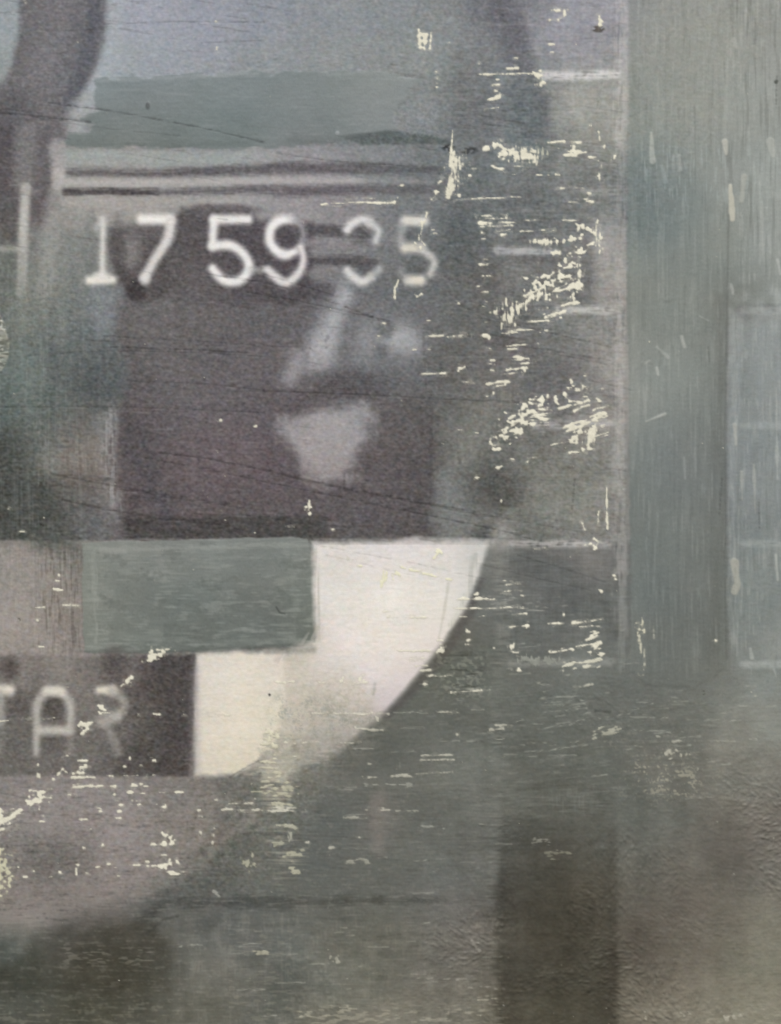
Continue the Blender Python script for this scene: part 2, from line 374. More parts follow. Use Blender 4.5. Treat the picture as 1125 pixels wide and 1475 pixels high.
# coarse vertical/horizontal scumble on the left
put((FULL, sst(UU, 190, 90) * sst(VV, 360, 430) * sst(VV, 800, 740)), (126,132,130), .30, None, 0, brk(N_v, .3, 1.6))
put((FULL, sst(UU, 190, 90) * sst(VV, 360, 430) * sst(VV, 800, 740)), (74,82,84), .36, None, 0, brk(N_v2 * .6 + N_h2 * .6, .3, 1.5))

# torn scrap at the left edge
P_scr = part('scraped_patch', 'rough pale scraped patch cut off by the left edge', None, 'paint')
put(poly([(-90,440),(-20,440),(0,452),(8,470),(14,495),(12,515),(3,536),(-40,545),(-90,540)], 1.5, 1.2), (150,151,138), 1, P_scr, .5)
put(poly([(-90,440),(0,452),(8,470),(14,495),(12,515),(3,536),(-90,540)], 1.5, 1.2), (92,96,90), .7, None, -.4, brk(N_ch, .1, .9))
put(poly([(-90,440),(0,452),(8,470),(12,495),(10,515),(3,536),(-90,540)], 1.5, 1.2), (190,188,172), .7, None, .2, brk(N_c, .6, 1.3))

# ---- digits -----------------------------------------------------------------
WHT = (216,213,210)
def spl(P, W, n=6):
    P = np.array(P, np.float32); W = np.full(len(P), W, np.float32) if np.isscalar(W) else np.array(W, np.float32)
    if len(P) < 3: return P, W
    Q = np.vstack([2 * P[0] - P[1], P, 2 * P[-1] - P[-2]]); o = []; w = []
    for i in range(1, len(Q) - 2):
        for k in range(n):
            t = k / n
            o.append(.5 * (2 * Q[i] + (Q[i + 1] - Q[i - 1]) * t + (2 * Q[i - 1] - 5 * Q[i] + 4 * Q[i + 1] - Q[i + 2]) * t * t + (3 * Q[i] - Q[i - 1] - 3 * Q[i + 1] + Q[i + 2]) * t ** 3))
            w.append(W[i - 1] + (W[i] - W[i - 1]) * t)
    return np.array(o + [P[-1]]), np.array(w + [W[-1]])
def glyph(name, label, strokes, parent):
    p = part(name, label, parent)
    for st in strokes:
        pts, w, a = st[:3]; col = st[3] if len(st) > 3 else WHT
        s = st[4] if len(st) > 4 else 5.6
        pts, w = spl(pts, w); w = np.asarray(w) * 1.1 + .6
        col = tuple(min(232, c + 8) for c in col)
        put(cap(pts, w, s, .5), col, a, p if a > .45 else None, .05, None, None, .42)
        if a > .8: put(cap(pts, np.asarray(w) * .4, 4.2, .5), tuple(min(236, c + 16) for c in col), .75)
def arc(cu, cv, ru, rv, a0, a1, n=10):
    return [(cu + ru * math.cos(math.radians(a0 + (a1 - a0) * i / n)), cv + rv * math.sin(math.radians(a0 + (a1 - a0) * i / n))) for i in range(n + 1)]
glyph('digit', 'pale digit 1, thin and half rubbed away', [([(148,316),(148,352),(147,398)], [9,7,9], .82, (190,189,186)), ([(137,330),(146,320)], 8, .6, (170,171,170)), ([(129,404),(162,403)], 11, .95, (214,209,201)), ([(140,398),(152,397)], 10, .7)], P_num)
glyph('digit', 'white digit 7', [([(204,316),(244,316)], 13, .95), ([(246,320),(241,345),(222,376),(208,401)], [13,13,12,12], .9, (196,193,191)), ([(208,401),(209,404)], 13, .6)], P_num)
glyph('digit', 'white digit 5 between the 7 and the 9', [([(309,316),(357,316)], 12, .9), ([(308,317),(306,354)], 11, .85), ([(306,355),(328,353),(344,360),(356,374),(358,388),(348,402),(334,406),(320,402),(306,387)], [12,13,12,12,12,12,13,12,11], .95), ([(362,389),(384,389)], 8, .6, (170,168,167))], P_num)
glyph('digit', 'white digit 9', [([(418,316),(402,318),(390,330),(389,348),(398,361),(412,367),(426,362)], [10,13,13,13,13,13,10], .95), ([(420,316),(434,326),(437,342),(430,358)], [9,9,9,9], .6, (160,158,160)), ([(433,356),(437,372),(432,390),(420,404),(410,407),(398,400),(386,389)], [9,10,11,12,13,12,10], .88, (200,197,195))], P_num)
glyph('digit', 'grey white digit 3 missing its middle', [([(500,331),(508,322),(522,316),(532,320)], [12,11,11,10], .92, (198,196,194)), ([(532,320),(545,332),(541,348)], [10,10,8], .82, (178,178,178)), ([(500,390),(510,400),(522,406),(534,400)], [9,11,12,9], .9, (196,194,191)), ([(536,397),(546,388)], 10, .8, (176,176,174))], P_num)
glyph('digit', 'rubbed creamy digit 5 at the end of the row', [([(584,318),(610,318)], 13, .95, (200,196,188)), ([(578,324),(577,350)], 9, .7, (156,157,155)), ([(583,357),(606,357)], 13, .85, (196,190,178)), ([(608,360),(622,371),(625,381),(620,394)], [11,11,10,10], .82, (172,169,163)), ([(588,404),(606,404)], 13, .9, (204,199,186)), ([(577,390),(584,400)], 8, .5, (150,150,147))], P_num)

# ---- gauge frame and ticks -----------------------------------------------------
P_line = part('frame_line', 'pale upright line beside the green band')
put(cap([(896,-130),(896,40),(893,150),(894,280),(893,400),(894,520),(893,640),(893,790),(895,870),(895,960)], [15,15,16,14,17,16,15,18,15,12], 6, 3, wn=N_v * .6 + N_w1 * .5), field([(893,0,158,158,160),(893,100,162,160,161),(893,180,156,155,154),(893,260,140,139,137),(890,350,152,147,145),(890,450,154,149,147),(893,560,150,147,144),(893,640,147,145,142),(890,740,142,140,137),(885,800,154,149,146),(893,870,136,137,134),(893,950,124,128,124)], 20), .9, P_line, .05, brk(N_v2 * .6 + N_m * .5 + 1.1, -.8, 1.0))
put(cap([(899,-130),(900,180)], 10, 5), (168,166,166), .5)
put(cap([(872,320),(870,440)], [26,30], 9), (146,141,139), .6)
put(cap([(866,260),(872,300)], 14, 8), (138,136,134), .5)
def tick(pts, w, col, a, lab, par, s=4):
    p = part('tick_mark', lab, par)
    put(cap(pts, w, s, .6), tuple(c + 10 for c in col), min(1, a * 1.25), p, 0, brk(N_c * .5 + N_h2 * .5 + 1.2, -1.2, 1.6), None, .4)
tick([(782,109),(830,109),(888,107)], [13,14,12], (176,174,176), .85, 'topmost pale tick on the inner gauge', None)
tick([(716,361),(800,363)], [12,9], (152,152,154), .75, 'short pale tick level with the digits', None)
tick([(806,446),(880,447)], [11,12], (165,163,161), .75, 'pale tick just below the digits on the inner gauge', None)
tick([(770,612),(876,610)], [12,12], (155,151,152), .65, 'pale mauve tick crossed by cream chips', None, 6)
tick([(690,783),(780,783),(876,784)], [9,12,11], (160,155,154), .75, 'pale tick beside the top of the white wedge', None)
tick([(735,955),(880,953)], [9,11], (140,141,136), .55, 'faint lowest tick of the inner gauge', None, 5)
tick([(845,277),(884,277)], [12,10], (142,141,139), .6, 'faint short tick above the digits row', None, 5)
put(ell(724, 773, 16, 18, .7), (160,156,153), .75)
put(ell(790, 800, 40, 10, .7), (112,108,107), .5)
put(ell(778, 822, 36, 22, .7, .5), (92,96,96), .7)
put(ell(860, 812, 22, 26, .8), (118,114,111), .55)

# ---- band and side panel ---------------------------------------------------------
band = field([(912,20,130,135,133),(940,40,137,142,138),(980,60,141,145,139),(1030,60,140,145,138),(1090,40,142,147,142),(1110,100,146,151,147),(915,150,118,126,124),(950,150,136,142,137),(1000,150,140,145,138),(1060,150,143,149,144),
 (920,230,117,127,125),(960,240,128,136,132),(1010,230,137,143,137),(1060,240,142,147,143),(1100,250,148,154,150),(915,320,115,125,122),(950,330,121,130,126),(1000,330,131,138,132),(1040,340,132,138,131),(1100,340,141,147,144),
 (915,430,113,120,117),(950,430,119,127,123),(1000,430,126,133,127),(1035,430,118,121,114),(915,540,114,121,118),(950,540,121,130,126),(1000,540,126,132,126),(1035,540,118,122,115),
 (915,640,108,116,114),(950,640,116,124,121),(1000,640,121,126,120),(1035,640,113,117,110),(915,740,104,113,112),(950,740,111,118,114),(1000,740,119,123,117),(1030,740,111,114,108),
 (915,840,112,119,116),(950,840,114,120,116),(1000,840,118,122,117),(1030,850,108,111,106),(915,930,113,118,114),(960,930,110,115,111),(1000,930,116,120,115),(1030,930,103,106,101),(960,980,106,111,107)], 18)
put(poly([(906,-140),(1300,-140),(1300,440),(1062,440),(1047,470),(1046,700),(1046,900),(1042,965),(1000,990),(930,985),(908,965),(906,800),(908,600),(905,300)], 3, 1.6, N_vl * .5 + N_w1 * .5), band, .98, P_band, .18, None, .6)
put((box(905, 930, 1060, 1010), sst(VV[box(905, 930, 1060, 1010)], 955, 995)), low, .7)
side = field([(1060,450,146,150,147),(1100,430,146,151,149),(1100,500,141,147,147),(1120,560,144,149,148),(1090,560,139,146,146),(1090,640,133,140,141),(1110,700,136,143,143),(1090,760,126,133,134),(1110,820,132,138,137),(1090,880,128,134,132),(1080,930,125,130,128),(1115,930,142,147,144),(1100,985,120,126,122)], 18)
put(poly([(1050,330),(1070,300),(1300,295),(1300,970),(1060,972),(1048,900),(1047,700),(1048,520)], 8, 2, N_vl * .6 + N_w1 * .6), side, .95, P_side, .05, sst(VV + 14 * N_m, 380, 480) * sst(VV + 8 * N_m, 985, 950))
put(cap([(1056,460),(1058,560),(1055,700),(1058,860),(1062,940)], [3,8,6,9,6], 5, 2.6, wn=N_v), (156,159,154), .45, None, 0, brk(N_v2 + N_m * .6, -1.6, .8))
put(cap([(1050,300),(1047,440),(1045,600),(1044,800),(1046,950)], [1,2,3,3,5], 3, 1.2, wn=N_vl), (88,90,86), .6, None, -.2, brk(N_v2 + 1, -1, .6))
put(cap([(1036,430),(1036,700),(1034,960)], [10,16,20], 8), (104,106,100), .55)
for v, a in ((448, .26), (613, .34), (783, .34), (957, .44)):
    tick([(1070, v), (1130, v), (1290, v)], [9, 11, 11], (168, 173, 170), a, {448: 'topmost', 613: 'second', 783: 'third', 957: 'lowest'}[v] + ' faint tick on the right side panel', P_side)
put((box(1064, 275, 1300, 285), sst(UU[box(1064, 275, 1300, 285)], 1095, 1115) ), (158,162,158), .35)
# vertical drags of the band
rb = (FULL, sst(UU, 905, 912) * sst(VV, 1010, 930))
put(rb, (158,162,156), .20, None, .05, brk(N_v * .6 + N_v2 * .6 + N_m * .3, .6, 2.0))
put(rb, (100,106,102), .20, None, -.05, brk(-N_v * .6 - N_v2 * .6 + N_m * .3, .6, 2.0))
put(rb, (112,118,113), .35, None, 0, brk(N_vl, .2, 1.8))
put(rb, (150,155,149), .22, None, 0, brk(-N_vl, .5, 1.9))
put((FULL, sst(UU, 1040, 1065) * sst(VV, 1000, 930)), (166,169,164), .24, None, .06, brk(N_v2 * .8 + N_m * .5, .8, 1.9))
put((FULL, sst(UU, 1010, 1060) * sst(VV, 420, 300)), (104,108,103), .36, None, -.10, brk(gnoise(1.3, 22, seed=31), .8, 1.7))
put((FULL, sst(UU, 1020, 1065) * sst(VV, 420, 300)), (166,169,162), .4, None, .10, brk(gnoise(1.6, 16, seed=32), .9, 1.8))
put((FULL, sst(UU, 908, 930) * sst(VV, 180, 230) * sst(VV, 330, 270)), (150,160,156), .5, None, .1, brk(N_v2, .8, 1.6))
for pts, w, c, a in [([(938,192),(940,232)], [5,8], (170,173,164), .8), ([(1044,205),(1046,222)], [8,6], (182,179,166), .8), ([(978,225),(980,245)], [4,5], (160,165,158), .7), ([(953,240),(958,262)], [4,4], (150,160,158), .7),
                     ([(1052,268),(1055,316)], [7,9], (186,182,166), .95), ([(1072,255),(1068,290)], [8,7], (172,172,160), .6), ([(1110,205),(1113,225)], [10,6], (172,174,165), .6), ([(1058,60),(1062,70)], [8,6], (160,164,158), .5),
                     ([(1085,68),(1090,80)], [6,8], (154,158,152), .5), ([(982,486),(986,500)], [6,5], (168,170,162), .7), ([(1058,810),(1062,840),(1058,852)], [12,9,8], (178,173,156), .7), ([(1058,612),(1060,640)], [4,5], (176,174,163), .7),
                     ([(1068,680),(1069,720)], 3, (172,172,162), .6), ([(1086,670),(1088,740)], 2.5, (176,176,166), .6), ([(1118,560),(1120,690)], 3, (180,182,175), .6), ([(1118,800),(1120,835)], 4, (186,186,178), .6),
                     ([(1104,300),(1106,330)], 3, (160,164,158), .5), ([(1120,375),(1124,395)], 4, (180,182,176), .6), ([(1008,456),(1020,462)], 4, (160,163,156), .5), ([(1053,410),(1056,424)], 4, (170,171,164), .6),
                     ([(946,500),(962,515)], 3, (160,164,158), .5), ([(935,520),(930,524)], 3, (160,164,158), .5), ([(946,530),(948,540)], 3, (176,178,172), .6), ([(931,607),(958,596)], 2.6, (170,172,162), .7), ([(985,660),(987,690)], 3, (150,154,148), .5),
                     ([(1081,935),(1083,948)], 4, (176,178,172), .6), ([(1115,965),(1118,975)], 4, (170,174,168), .6)]:
    put(cap(pts, w, 1.6, 1.2), c, a, None, .22)

# ---- teal rectangle -----------------------------------------------------------------
P_rect = part('teal_rectangle', 'flat teal rectangle with lighter scraped border', None, 'paint')
rect = field([(130,800,130,139,132),(130,860,126,135,128),(130,920,118,128,121),(180,790,126,136,130),(300,786,126,136,131),(430,790,120,129,125),(180,850,113,124,119),(250,820,119,129,124),(300,820,120,130,125),(380,820,112,122,118),
              (250,880,105,116,111),(350,870,106,116,111),(430,850,108,118,114),(180,920,110,120,114),(300,920,103,113,107),(430,910,100,109,105),(400,900,103,112,108),(210,870,108,119,114)], 16)
put(poly([(118,782),(150,780),(300,777),(430,774),(444,776),(449,800),(452,850),(453,900),(450,928),(420,931),(330,936),(240,940),(160,941),(121,940),(118,860)], 1.8, 1.2), rect, .97, P_rect, .2, None, 1)
put((box(118, 778, 452, 940), np.ones_like(UU[box(118, 778, 452, 940)])), (140,149,142), .35, None, .03, brk(N_h2 * .7 + N_m * .6, .5, 1.7))
rz = poly([(122,784),(446,780),(449,926),(124,938)], 4, 2)
put(rz, (134,142,136), .5, None, .05, brk(gnoise(14, 5, seed=94) * .8 + N_h2 * .35 + N_w1 * .3, .3, 1.4))
put(rz, (96,106,101), .45, None, -.03, brk(gnoise(12, 6, 0.3, seed=95) * .8 + N_c * .35, .5, 1.5))
put(cap([(150,800),(152,915)], [9,8], 5, 4, wn=N_v2), (138,146,139), .45, None, .06, brk(N_v2, -.8, .8))
put(cap([(420,790),(425,920)], [14,10], 7, 4, wn=N_v2), (120,129,124), .5, None, .05, brk(N_v2, -.6, .9))
put(cap([(160,808),(300,806),(420,800)], [8,10,6], 5, 4, wn=N_h2), (138,146,140), .5, None, .06, brk(N_h2, -.6, .9))
put(cap([(124,790),(230,792),(330,788),(448,784)], [6,8,5,4], 3, 2, wn=N_h2), (146,154,147), .55, None, .12)
put(cap([(137,795),(135,860),(138,925)], [5,7,5], 3, 2.5, wn=N_v2), (146,153,145), .5, None, .12)
put(cap([(145,793),(180,795)], [7,6], 2.5, 2), (152,158,151), .6, None, .1)
put(cap([(175,915),(300,926),(420,920)], 5, 3, 2), (132,140,133), .35)
put(cap([(122,939),(240,938),(340,934),(450,927)], 3, 2, .8), (92,100,95), .6, None, -.1)
put(cap([(398,875),(403,883),(410,884)], 2.4, 1), (72,80,77), .8, None, -.2)
put(cap([(160,845),(168,868),(160,890)], [5,7,6], 4, 2), (128,138,131), .4)
put(cap([(449,790),(452,850),(452,900)], [4,5,4], 2.5, 1.2), (150,151,146), .5)

# left column by the rectangle
put((FULL, sst(VV, 780, 800) * sst(UU, 122, 112) * sst(VV, 950, 930) * sst(UU, 40, 70)), (96,88,84), .5, None, -.04, brk(N_v2, .1, 1.2))
put((FULL, sst(VV, 780, 790) * sst(UU, 122, 112) * sst(VV, 950, 930)), (168,160,156), .25, None, .03, brk(N_v, .5, 1.6))
put(cap([(60,780),(100,790)], [30,16], 9, 3, wn=N_v), (92,94,90), .5)

# ---- white wedge -----------------------------------------------------------------
P_white = part('white_wedge', 'large off white wedge with a curved right edge')
wht = field([(480,800,214,211,205),(560,800,219,214,211),(640,800,212,208,203),(690,800,196,195,190),(480,860,216,212,208),(560,860,222,216,216),(640,860,217,212,209),(670,870,204,202,198),(500,920,218,211,213),(580,930,219,212,212),(620,930,214,206,206),(540,970,214,206,209),(470,950,209,203,200),
 (590,970,208,199,202),(560,1010,203,194,197),(430,940,190,185,172),(420,970,196,190,176),(500,1000,196,189,181),(470,1030,181,175,162),(430,1020,190,184,168),(520,1040,176,168,160),(480,1065,160,156,144),(440,1080,158,154,138),(410,1060,188,182,160),(410,1110,168,165,144),(400,960,200,193,178)], 18)
wht = wht + np.array([6, 5, 8], np.float32)
put(poly([(451,782),(540,779),(702,779),(699,806),(690,832),(668,880),(640,925),(608,965),(580,1000),(552,1028),(522,1052),(494,1080),(470,1095),(440,1100),(410,1122),(384,1124),(384,945),(420,936),(453,925)], 6, 3), wht, 1, P_white, .04)
P_cream = part('cream_panel', 'warm cream upright panel beside the lettering')
put(poly([(283,944),(345,938),(410,938),(412,1000),(400,1060),(372,1098),(340,1117),(281,1117),(280,1030)], 6, 2), field([(300,960,214,208,192),(360,960,217,210,190),(400,960,208,201,184),(300,1040,214,207,187),(360,1040,216,208,184),(390,1040,206,199,175),(300,1100,208,201,180),(350,1100,206,199,172)], 20) + np.array([9, 9, 16], np.float32), .98, P_cream)
put(cap([(284,960),(285,1110)], 9, 5), (190,184,184), .6)
# worn lower part of the wedge: drags let the green show
put(poly([(400,1000),(470,1005),(540,1030),(520,1060),(440,1100),(420,1125),(385,1125),(370,1095)], 20, 5), (146,145,133), .55, None, 0, brk(N_m * .6 + N_fine * .6, -.2, 1.0))
put(poly([(430,985),(480,985),(540,1000),(520,1050),(450,1060)], 18, 5), (176,170,156), .4, None, 0, brk(N_c, -.3, .9))
put(cap([(400,950),(440,930),(462,900)], [14,18,12], 7, 3), (178,174,168), .5, None, 0, brk(gnoise(1, 9, 0.5, seed=41), -.3, .8))
put(cap([(385,939),(450,936)], 9, 4, 2), (150,146,138), .65)
put(cap([(416,1132),(480,1104),(530,1068),(556,1044)], [26,36,28,12], 19, 8), (112,113,106), .75, None, 0, brk(N_h2 * .6 + N_c * .5 + .5, -.9, .9))
put(poly([(338,1122),(372,1096),(398,1056),(428,1058),(428,1122)], 7, 4), (166,162,145), .75, None, .04, brk(N_h2 * .6 + N_c * .6 + .3, -.9, .9))
put(poly([(345,1122),(372,1098),(398,1062),(428,1062),(428,1124)], 7, 4), (116,118,108), .6, None, -.04, brk(N_ch, .4, 1.2))
# dark violet fringe on the curve
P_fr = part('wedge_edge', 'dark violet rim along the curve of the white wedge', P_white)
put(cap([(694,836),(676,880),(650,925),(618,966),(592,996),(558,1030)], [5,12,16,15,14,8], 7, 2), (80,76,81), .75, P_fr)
put(cap([(684,800),(676,850),(650,900)], [9,7,6], 3, 1, wn=N_v), (170,170,166), .5)
put(cap([(646,840),(640,880),(632,920)], 3, 2, 1), (186,183,178), .6)
put(cap([(690,806),(672,862),(645,905)], [10,8,6], 4, 2), (216,212,207), .5, None, 0, brk(N_v, -.6, .7))
put(cap([(455,790),(458,850),(460,920)], [7,8,10], 3, 1.2, wn=N_v), (176,173,167), .55, None, 0, brk(N_v, -.8, .9))
put((box(452, 776, 720, 784), np.ones_like(UU[box(452, 776, 720, 784)])), (150,146,144), .3)

# ---- lettered plate -----------------------------------------------------------------
P_let = part('letter_plate', 'dark plate carrying the letters TAR')
plate = field([(10,950,124,117,114),(50,960,112,105,103),(90,960,126,119,117),(130,960,106,100,98),(170,960,90,84,84),(240,960,68,62,63),(260,1000,69,63,64),(20,1030,103,99,96),(40,1010,92,88,86),(120,1000,115,109,106),(140,1030,112,107,104),(110,1050,102,97,94),
 (200,1020,82,77,76),(250,1060,66,61,62),(200,1080,74,70,69),(20,1080,96,93,89),(80,1075,97,93,90),(130,1090,99,95,92),(190,1110,75,71,70),(250,1110,68,62,63),(30,1110,97,94,90),(170,1050,98,93,91),(225,985,68,63,63)], 14)
plate = plate + 6
put(poly([(-130,945),(60,944),(130,947),(200,945),(280,943),(277,1000),(276,1060),(273,1119),(150,1118),(-130,1118)], 3, 1.5), plate, 1, P_let)
put(ell(14, 962, 16, 16, .5), (78,70,71), .85)
put(ell(165, 955, 18, 22, .6), (80,73,74), .7)
put(ell(192, 965, 9, 26, .6), (106,100,99), .6)
put(cap([(278,948),(277,1030),(274,1116)], 9, 6), (112,104,108), .55)
put(cap([(36,946),(38,990)], [20,16], 9), (130,123,121), .6)
put(ell(78, 1018, 15, 20, .5), (78,73,72), .9)
put(ell(25, 1018, 16, 14, .5), (86,80,79), .7)
put(ell(78, 1072, 16, 10, .6), (86,82,80), .6)
LT = (176,172,165)
glyph('letter', 'pale letter T cut off by the left edge', [([(-30,995),(14,994)], 14, .9, (200,194,184)), ([(0,1000),(0,1040)], 11, .8, (160,156,149)), ([(0,1040),(1,1085)], 9, .5, (134,130,125))], P_let)
glyph('letter', 'pale letter A in the middle of the lettering', [([(52,1084),(53,1050),(53,1018),(62,1002),(78,996),(92,1001),(101,1016),(102,1050)], [9,9,12,12,12,12,12,10], .85, (160,156,150)), ([(68,995),(88,996)], 13, .9, (198,194,184)), ([(102,1050),(101,1084)], 9, .5, (138,133,128)), ([(56,1052),(98,1052)], 12, .9, (172,168,160))], P_let)
glyph('letter', 'pale letter R with a fading leg', [([(143,994),(162,994)], [9,13], .92, (204,198,186)), ([(162,995),(175,1005),(178,1018),(168,1032)], [12,12,11,12], .75, (160,155,148)), ([(168,1032),(148,1040)], [13,14], .75, (168,163,154)), ([(152,1042),(162,1064),(171,1084)], [11,11,10], .6, (146,141,135)), ([(140,1034),(132,1046)], 9, .4, (130,126,122))], P_let)
LAB[:] = np.where((VV > 1120) & (UU < 300 + .25 * (1200 - VV)) & (VV < 1330 - .06 * UU) & (LAB == P_lowf), P_mauve, LAB)
put(cap([(0,1121),(140,1121),(280,1122)], 5, 3, 1), (138,132,129), .45)

mv = field([(30,1150,136,129,126),(150,1150,136,130,127),(250,1150,128,122,119),(60,1190,138,131,128),(180,1200,140,132,127),(70,1235,108,105,99),(110,1240,104,102,96),(230,1210,126,120,115),(30,1290,142,131,126),(110,1290,142,132,126),(180,1260,134,127,122),(60,1320,140,130,124)], 22)
put(poly([(-130,1124),(290,1124),(330,1150),(310,1195),(268,1240),(225,1272),(160,1303),(90,1325),(0,1340),(-130,1350)], 12, 6), mv, .8, None, 0, brk(N_h2 * .5 + N_c * .5 + 1.2, -1.0, .8))
put(cap([(372,1172),(330,1206),(290,1240),(236,1276),(170,1306)], [12,12,10,9,6], 7, 4), (132,127,121), .5, None, 0, brk(N_h2 * .5 + N_c * .5 + .6, -1.0, .8))
put(cap([(330,1262),(280,1280),(232,1300),(200,1322)], [30,30,26,22], 14, 5), (84,88,85), .5)
# ---- lower half: scumbles and scrapes ----------------------------------------------------
P_dark = part('dark_upright', 'dark brown upright block at the bottom', None, 'paint')
put(poly([(722,1175),(760,1160),(880,1168),(888,1200),(886,1300),(886,1600),(722,1600),(716,1400),(722,1280)], 9, 6, N_wob + .3 * N_h2), field([(740,1190,84,86,82),(860,1190,86,87,82),(800,1230,76,75,70),(860,1290,80,77,70),(740,1300,76,75,70),(800,1340,73,71,64),(860,1400,76,74,66),(740,1400,75,73,67),(800,1465,76,74,64)], 20), .8, P_dark, 0, sst(VV + 10 * N_m, 1150, 1215))

put(cap([(882,1200),(882,1330),(884,1480),(884,1600)], 12, 6), (76,73,66), .5)
LAB[:] = np.where((UU > 889) & (VV > 1090) & (LAB == P_lowf), P_rough, LAB)
P_bot = part('dark_smear', 'dark olive smear at the lower left corner', None, 'paint')
put(poly([(50,1352),(120,1336),(220,1330),(248,1350),(246,1430),(150,1428),(40,1432),(-130,1436),(-130,1395),(20,1386)], 13, 5), field([(20,1420,66,66,58),(120,1400,68,66,57),(200,1390,68,66,58),(90,1360,80,78,72),(200,1430,72,71,61),(60,1430,66,66,56)], 20), .8, P_bot)
P_seam = part('scored_line', 'dark scored horizontal line across the lower half', None, 'paint')
put(cap([(212,1318),(240,1300),(300,1301),(420,1299),(560,1298),(660,1296)], [9,14,13,12,9,4], 8, 4, wn=N_wob + .4 * N_h2), (70,72,69), .88, P_seam, -.05, brk(N_h2 * .6 + N_c * .4 + 1.2 - sst(UU, 420, 640), -1.2, .8))
put(cap([(212,1345),(235,1325),(256,1320)], 4, 2.5, .8), (60,61,57), .7, None, -.1)
put(cap([(290,1226),(304,1243),(320,1262)], 6, 3, 1), (78,80,77), .7, None, -.05)
put(poly([(300,1235),(345,1195),(370,1182),(372,1215),(345,1255),(300,1275)], 9, 3), (84,90,88), .65)
put(cap([(300,1230),(335,1198),(365,1178)], 9, 5, 2), (124,121,116), .5)
put(cap([(715,955),(716,1100),(714,1200),(704,1300)], [18,18,14,12], 8, 2), (122,126,121), .45, None, 0, brk(N_h2, -1.2, .8))
put(cap([(722,790),(722,955)], [22,20], 9, 3), (126,126,120), .5, None, 0, brk(N_h2, -1.2, .8))
put(cap([(544,1150),(546,1220)], [22,16], 9, 3), (130,122,116), .6)
put(cap([(538,1000),(540,985)], 4, 2), (120,124,120), .3)
put(cap([(505,1128),(640,1130),(716,1132)], [14,18,12], 9, 3), (116,118,112), .45)
put(poly([(385,1064),(420,1060),(424,1110),(418,1128),(378,1122)], 8, 3), (200,194,168), .5, None, .08, brk(N_ch, -.3, .8))
put(poly([(372,1110),(416,1106),(424,1170),(380,1175)], 8, 3), (186,182,160), .45, None, .05, brk(N_h, .0, 1.0))
put(cap([(396,1165),(410,1230)], [34,30], 10, 3), (150,150,134), .4, None, .04, brk(N_h2, .2, 1.1))
put(poly([(380,1190),(430,1180),(440,1260),(400,1275)], 12, 3), (158,157,138), .4, None, .05, brk(N_h, .5, 1.4))
put(poly([(630,945),(700,940),(705,1008),(640,1006)], 14, 4), (138,140,129), .55, None, .12, brk(N_c, .1, 1.1))
put(poly([(640,940),(690,940),(700,1000),(640,1000)], 14, 4), (64,67,64), .6, None, -.1, brk(N_ch, .9, 1.6))
# drag passes in the lower field
lo = sst(VV, 950, 1010)
put((FULL, lo * sst(UU, 560, 640) * sst(VV, 1190, 1130)), (134,137,131), .26, None, .04, brk(gnoise(8, .85, -0.12, seed=51) * .8 + N_c * .5, .6, 1.9))
put((FULL, lo * sst(UU, 560, 640)), (74,77,73), .16, None, -.04, brk(gnoise(8, 1.0, -0.05, seed=52) * .8 + N_c * .5, .6, 1.9))
put((FULL, sst(VV, 1125, 1140) * sst(UU, 760, 700)), (140,137,129), .22, None, .02, brk(N_h2 * .7 + N_c * .6, .6, 1.9))
put((FULL, sst(VV, 1125, 1140) * sst(UU, 760, 700)), (70,71,68), .15, None, -.02, brk(-N_h2 * .7 - N_c * .6, .6, 1.9))
put((FULL, sst(VV, 1290, 1330) * sst(UU, 230, 300) * sst(UU, 740, 700)), (134,131,121), .25, None, .03, brk(N_m * .5 + N_v2 * .5, .2, 1.3))
put((FULL, sst(VV, 1440, 1456) * sst(UU, 400, 460) * sst(UU, 740, 712)), (176,171,152), .5, None, .05, brk(N_ch, .4, 1.2))
put((FULL, sst(VV, 1440, 1460) * sst(UU, 890, 905)), (164,159,143), .35, None, .05, brk(N_ch, .6, 1.4))
put((box(330, 1340, 420, 1480), np.ones_like(UU[box(330, 1340, 420, 1480)]) * .6), (152,148,130), .5, None, .03, brk(N_ch, .7, 1.5))
put((box(-110, 1430, 260, 1585), sst(VV[box(-110, 1430, 260, 1585)], 1432, 1446)), (122,121,105), .35, None, .02, brk(N_h2 * .7 + N_c * .5, .2, 1.4))
put(poly([(80,1355),(220,1362),(225,1395),(90,1390)], 10, 3), (128,125,115), .55, None, .04, brk(N_ch, .5, 1.2))
put(poly([(725,1130),(880,1120),(880,1165),(800,1180),(725,1160)], 12, 6), (120,124,118), .3, None, .02, brk(N_h2, -.2, 1.0))
put(poly([(780,1125),(850,1130),(850,1165),(800,1165)], 16, 5), (118,123,119), .4, None, 0, brk(N_v2, -.3, 1))
put(cap([(800,1140),(845,1150)], [18,14], 10, 4), (110,115,111), .4)
put(cap([(745,1138),(820,1130)], 7, 5, 2), (76,79,75), .6)

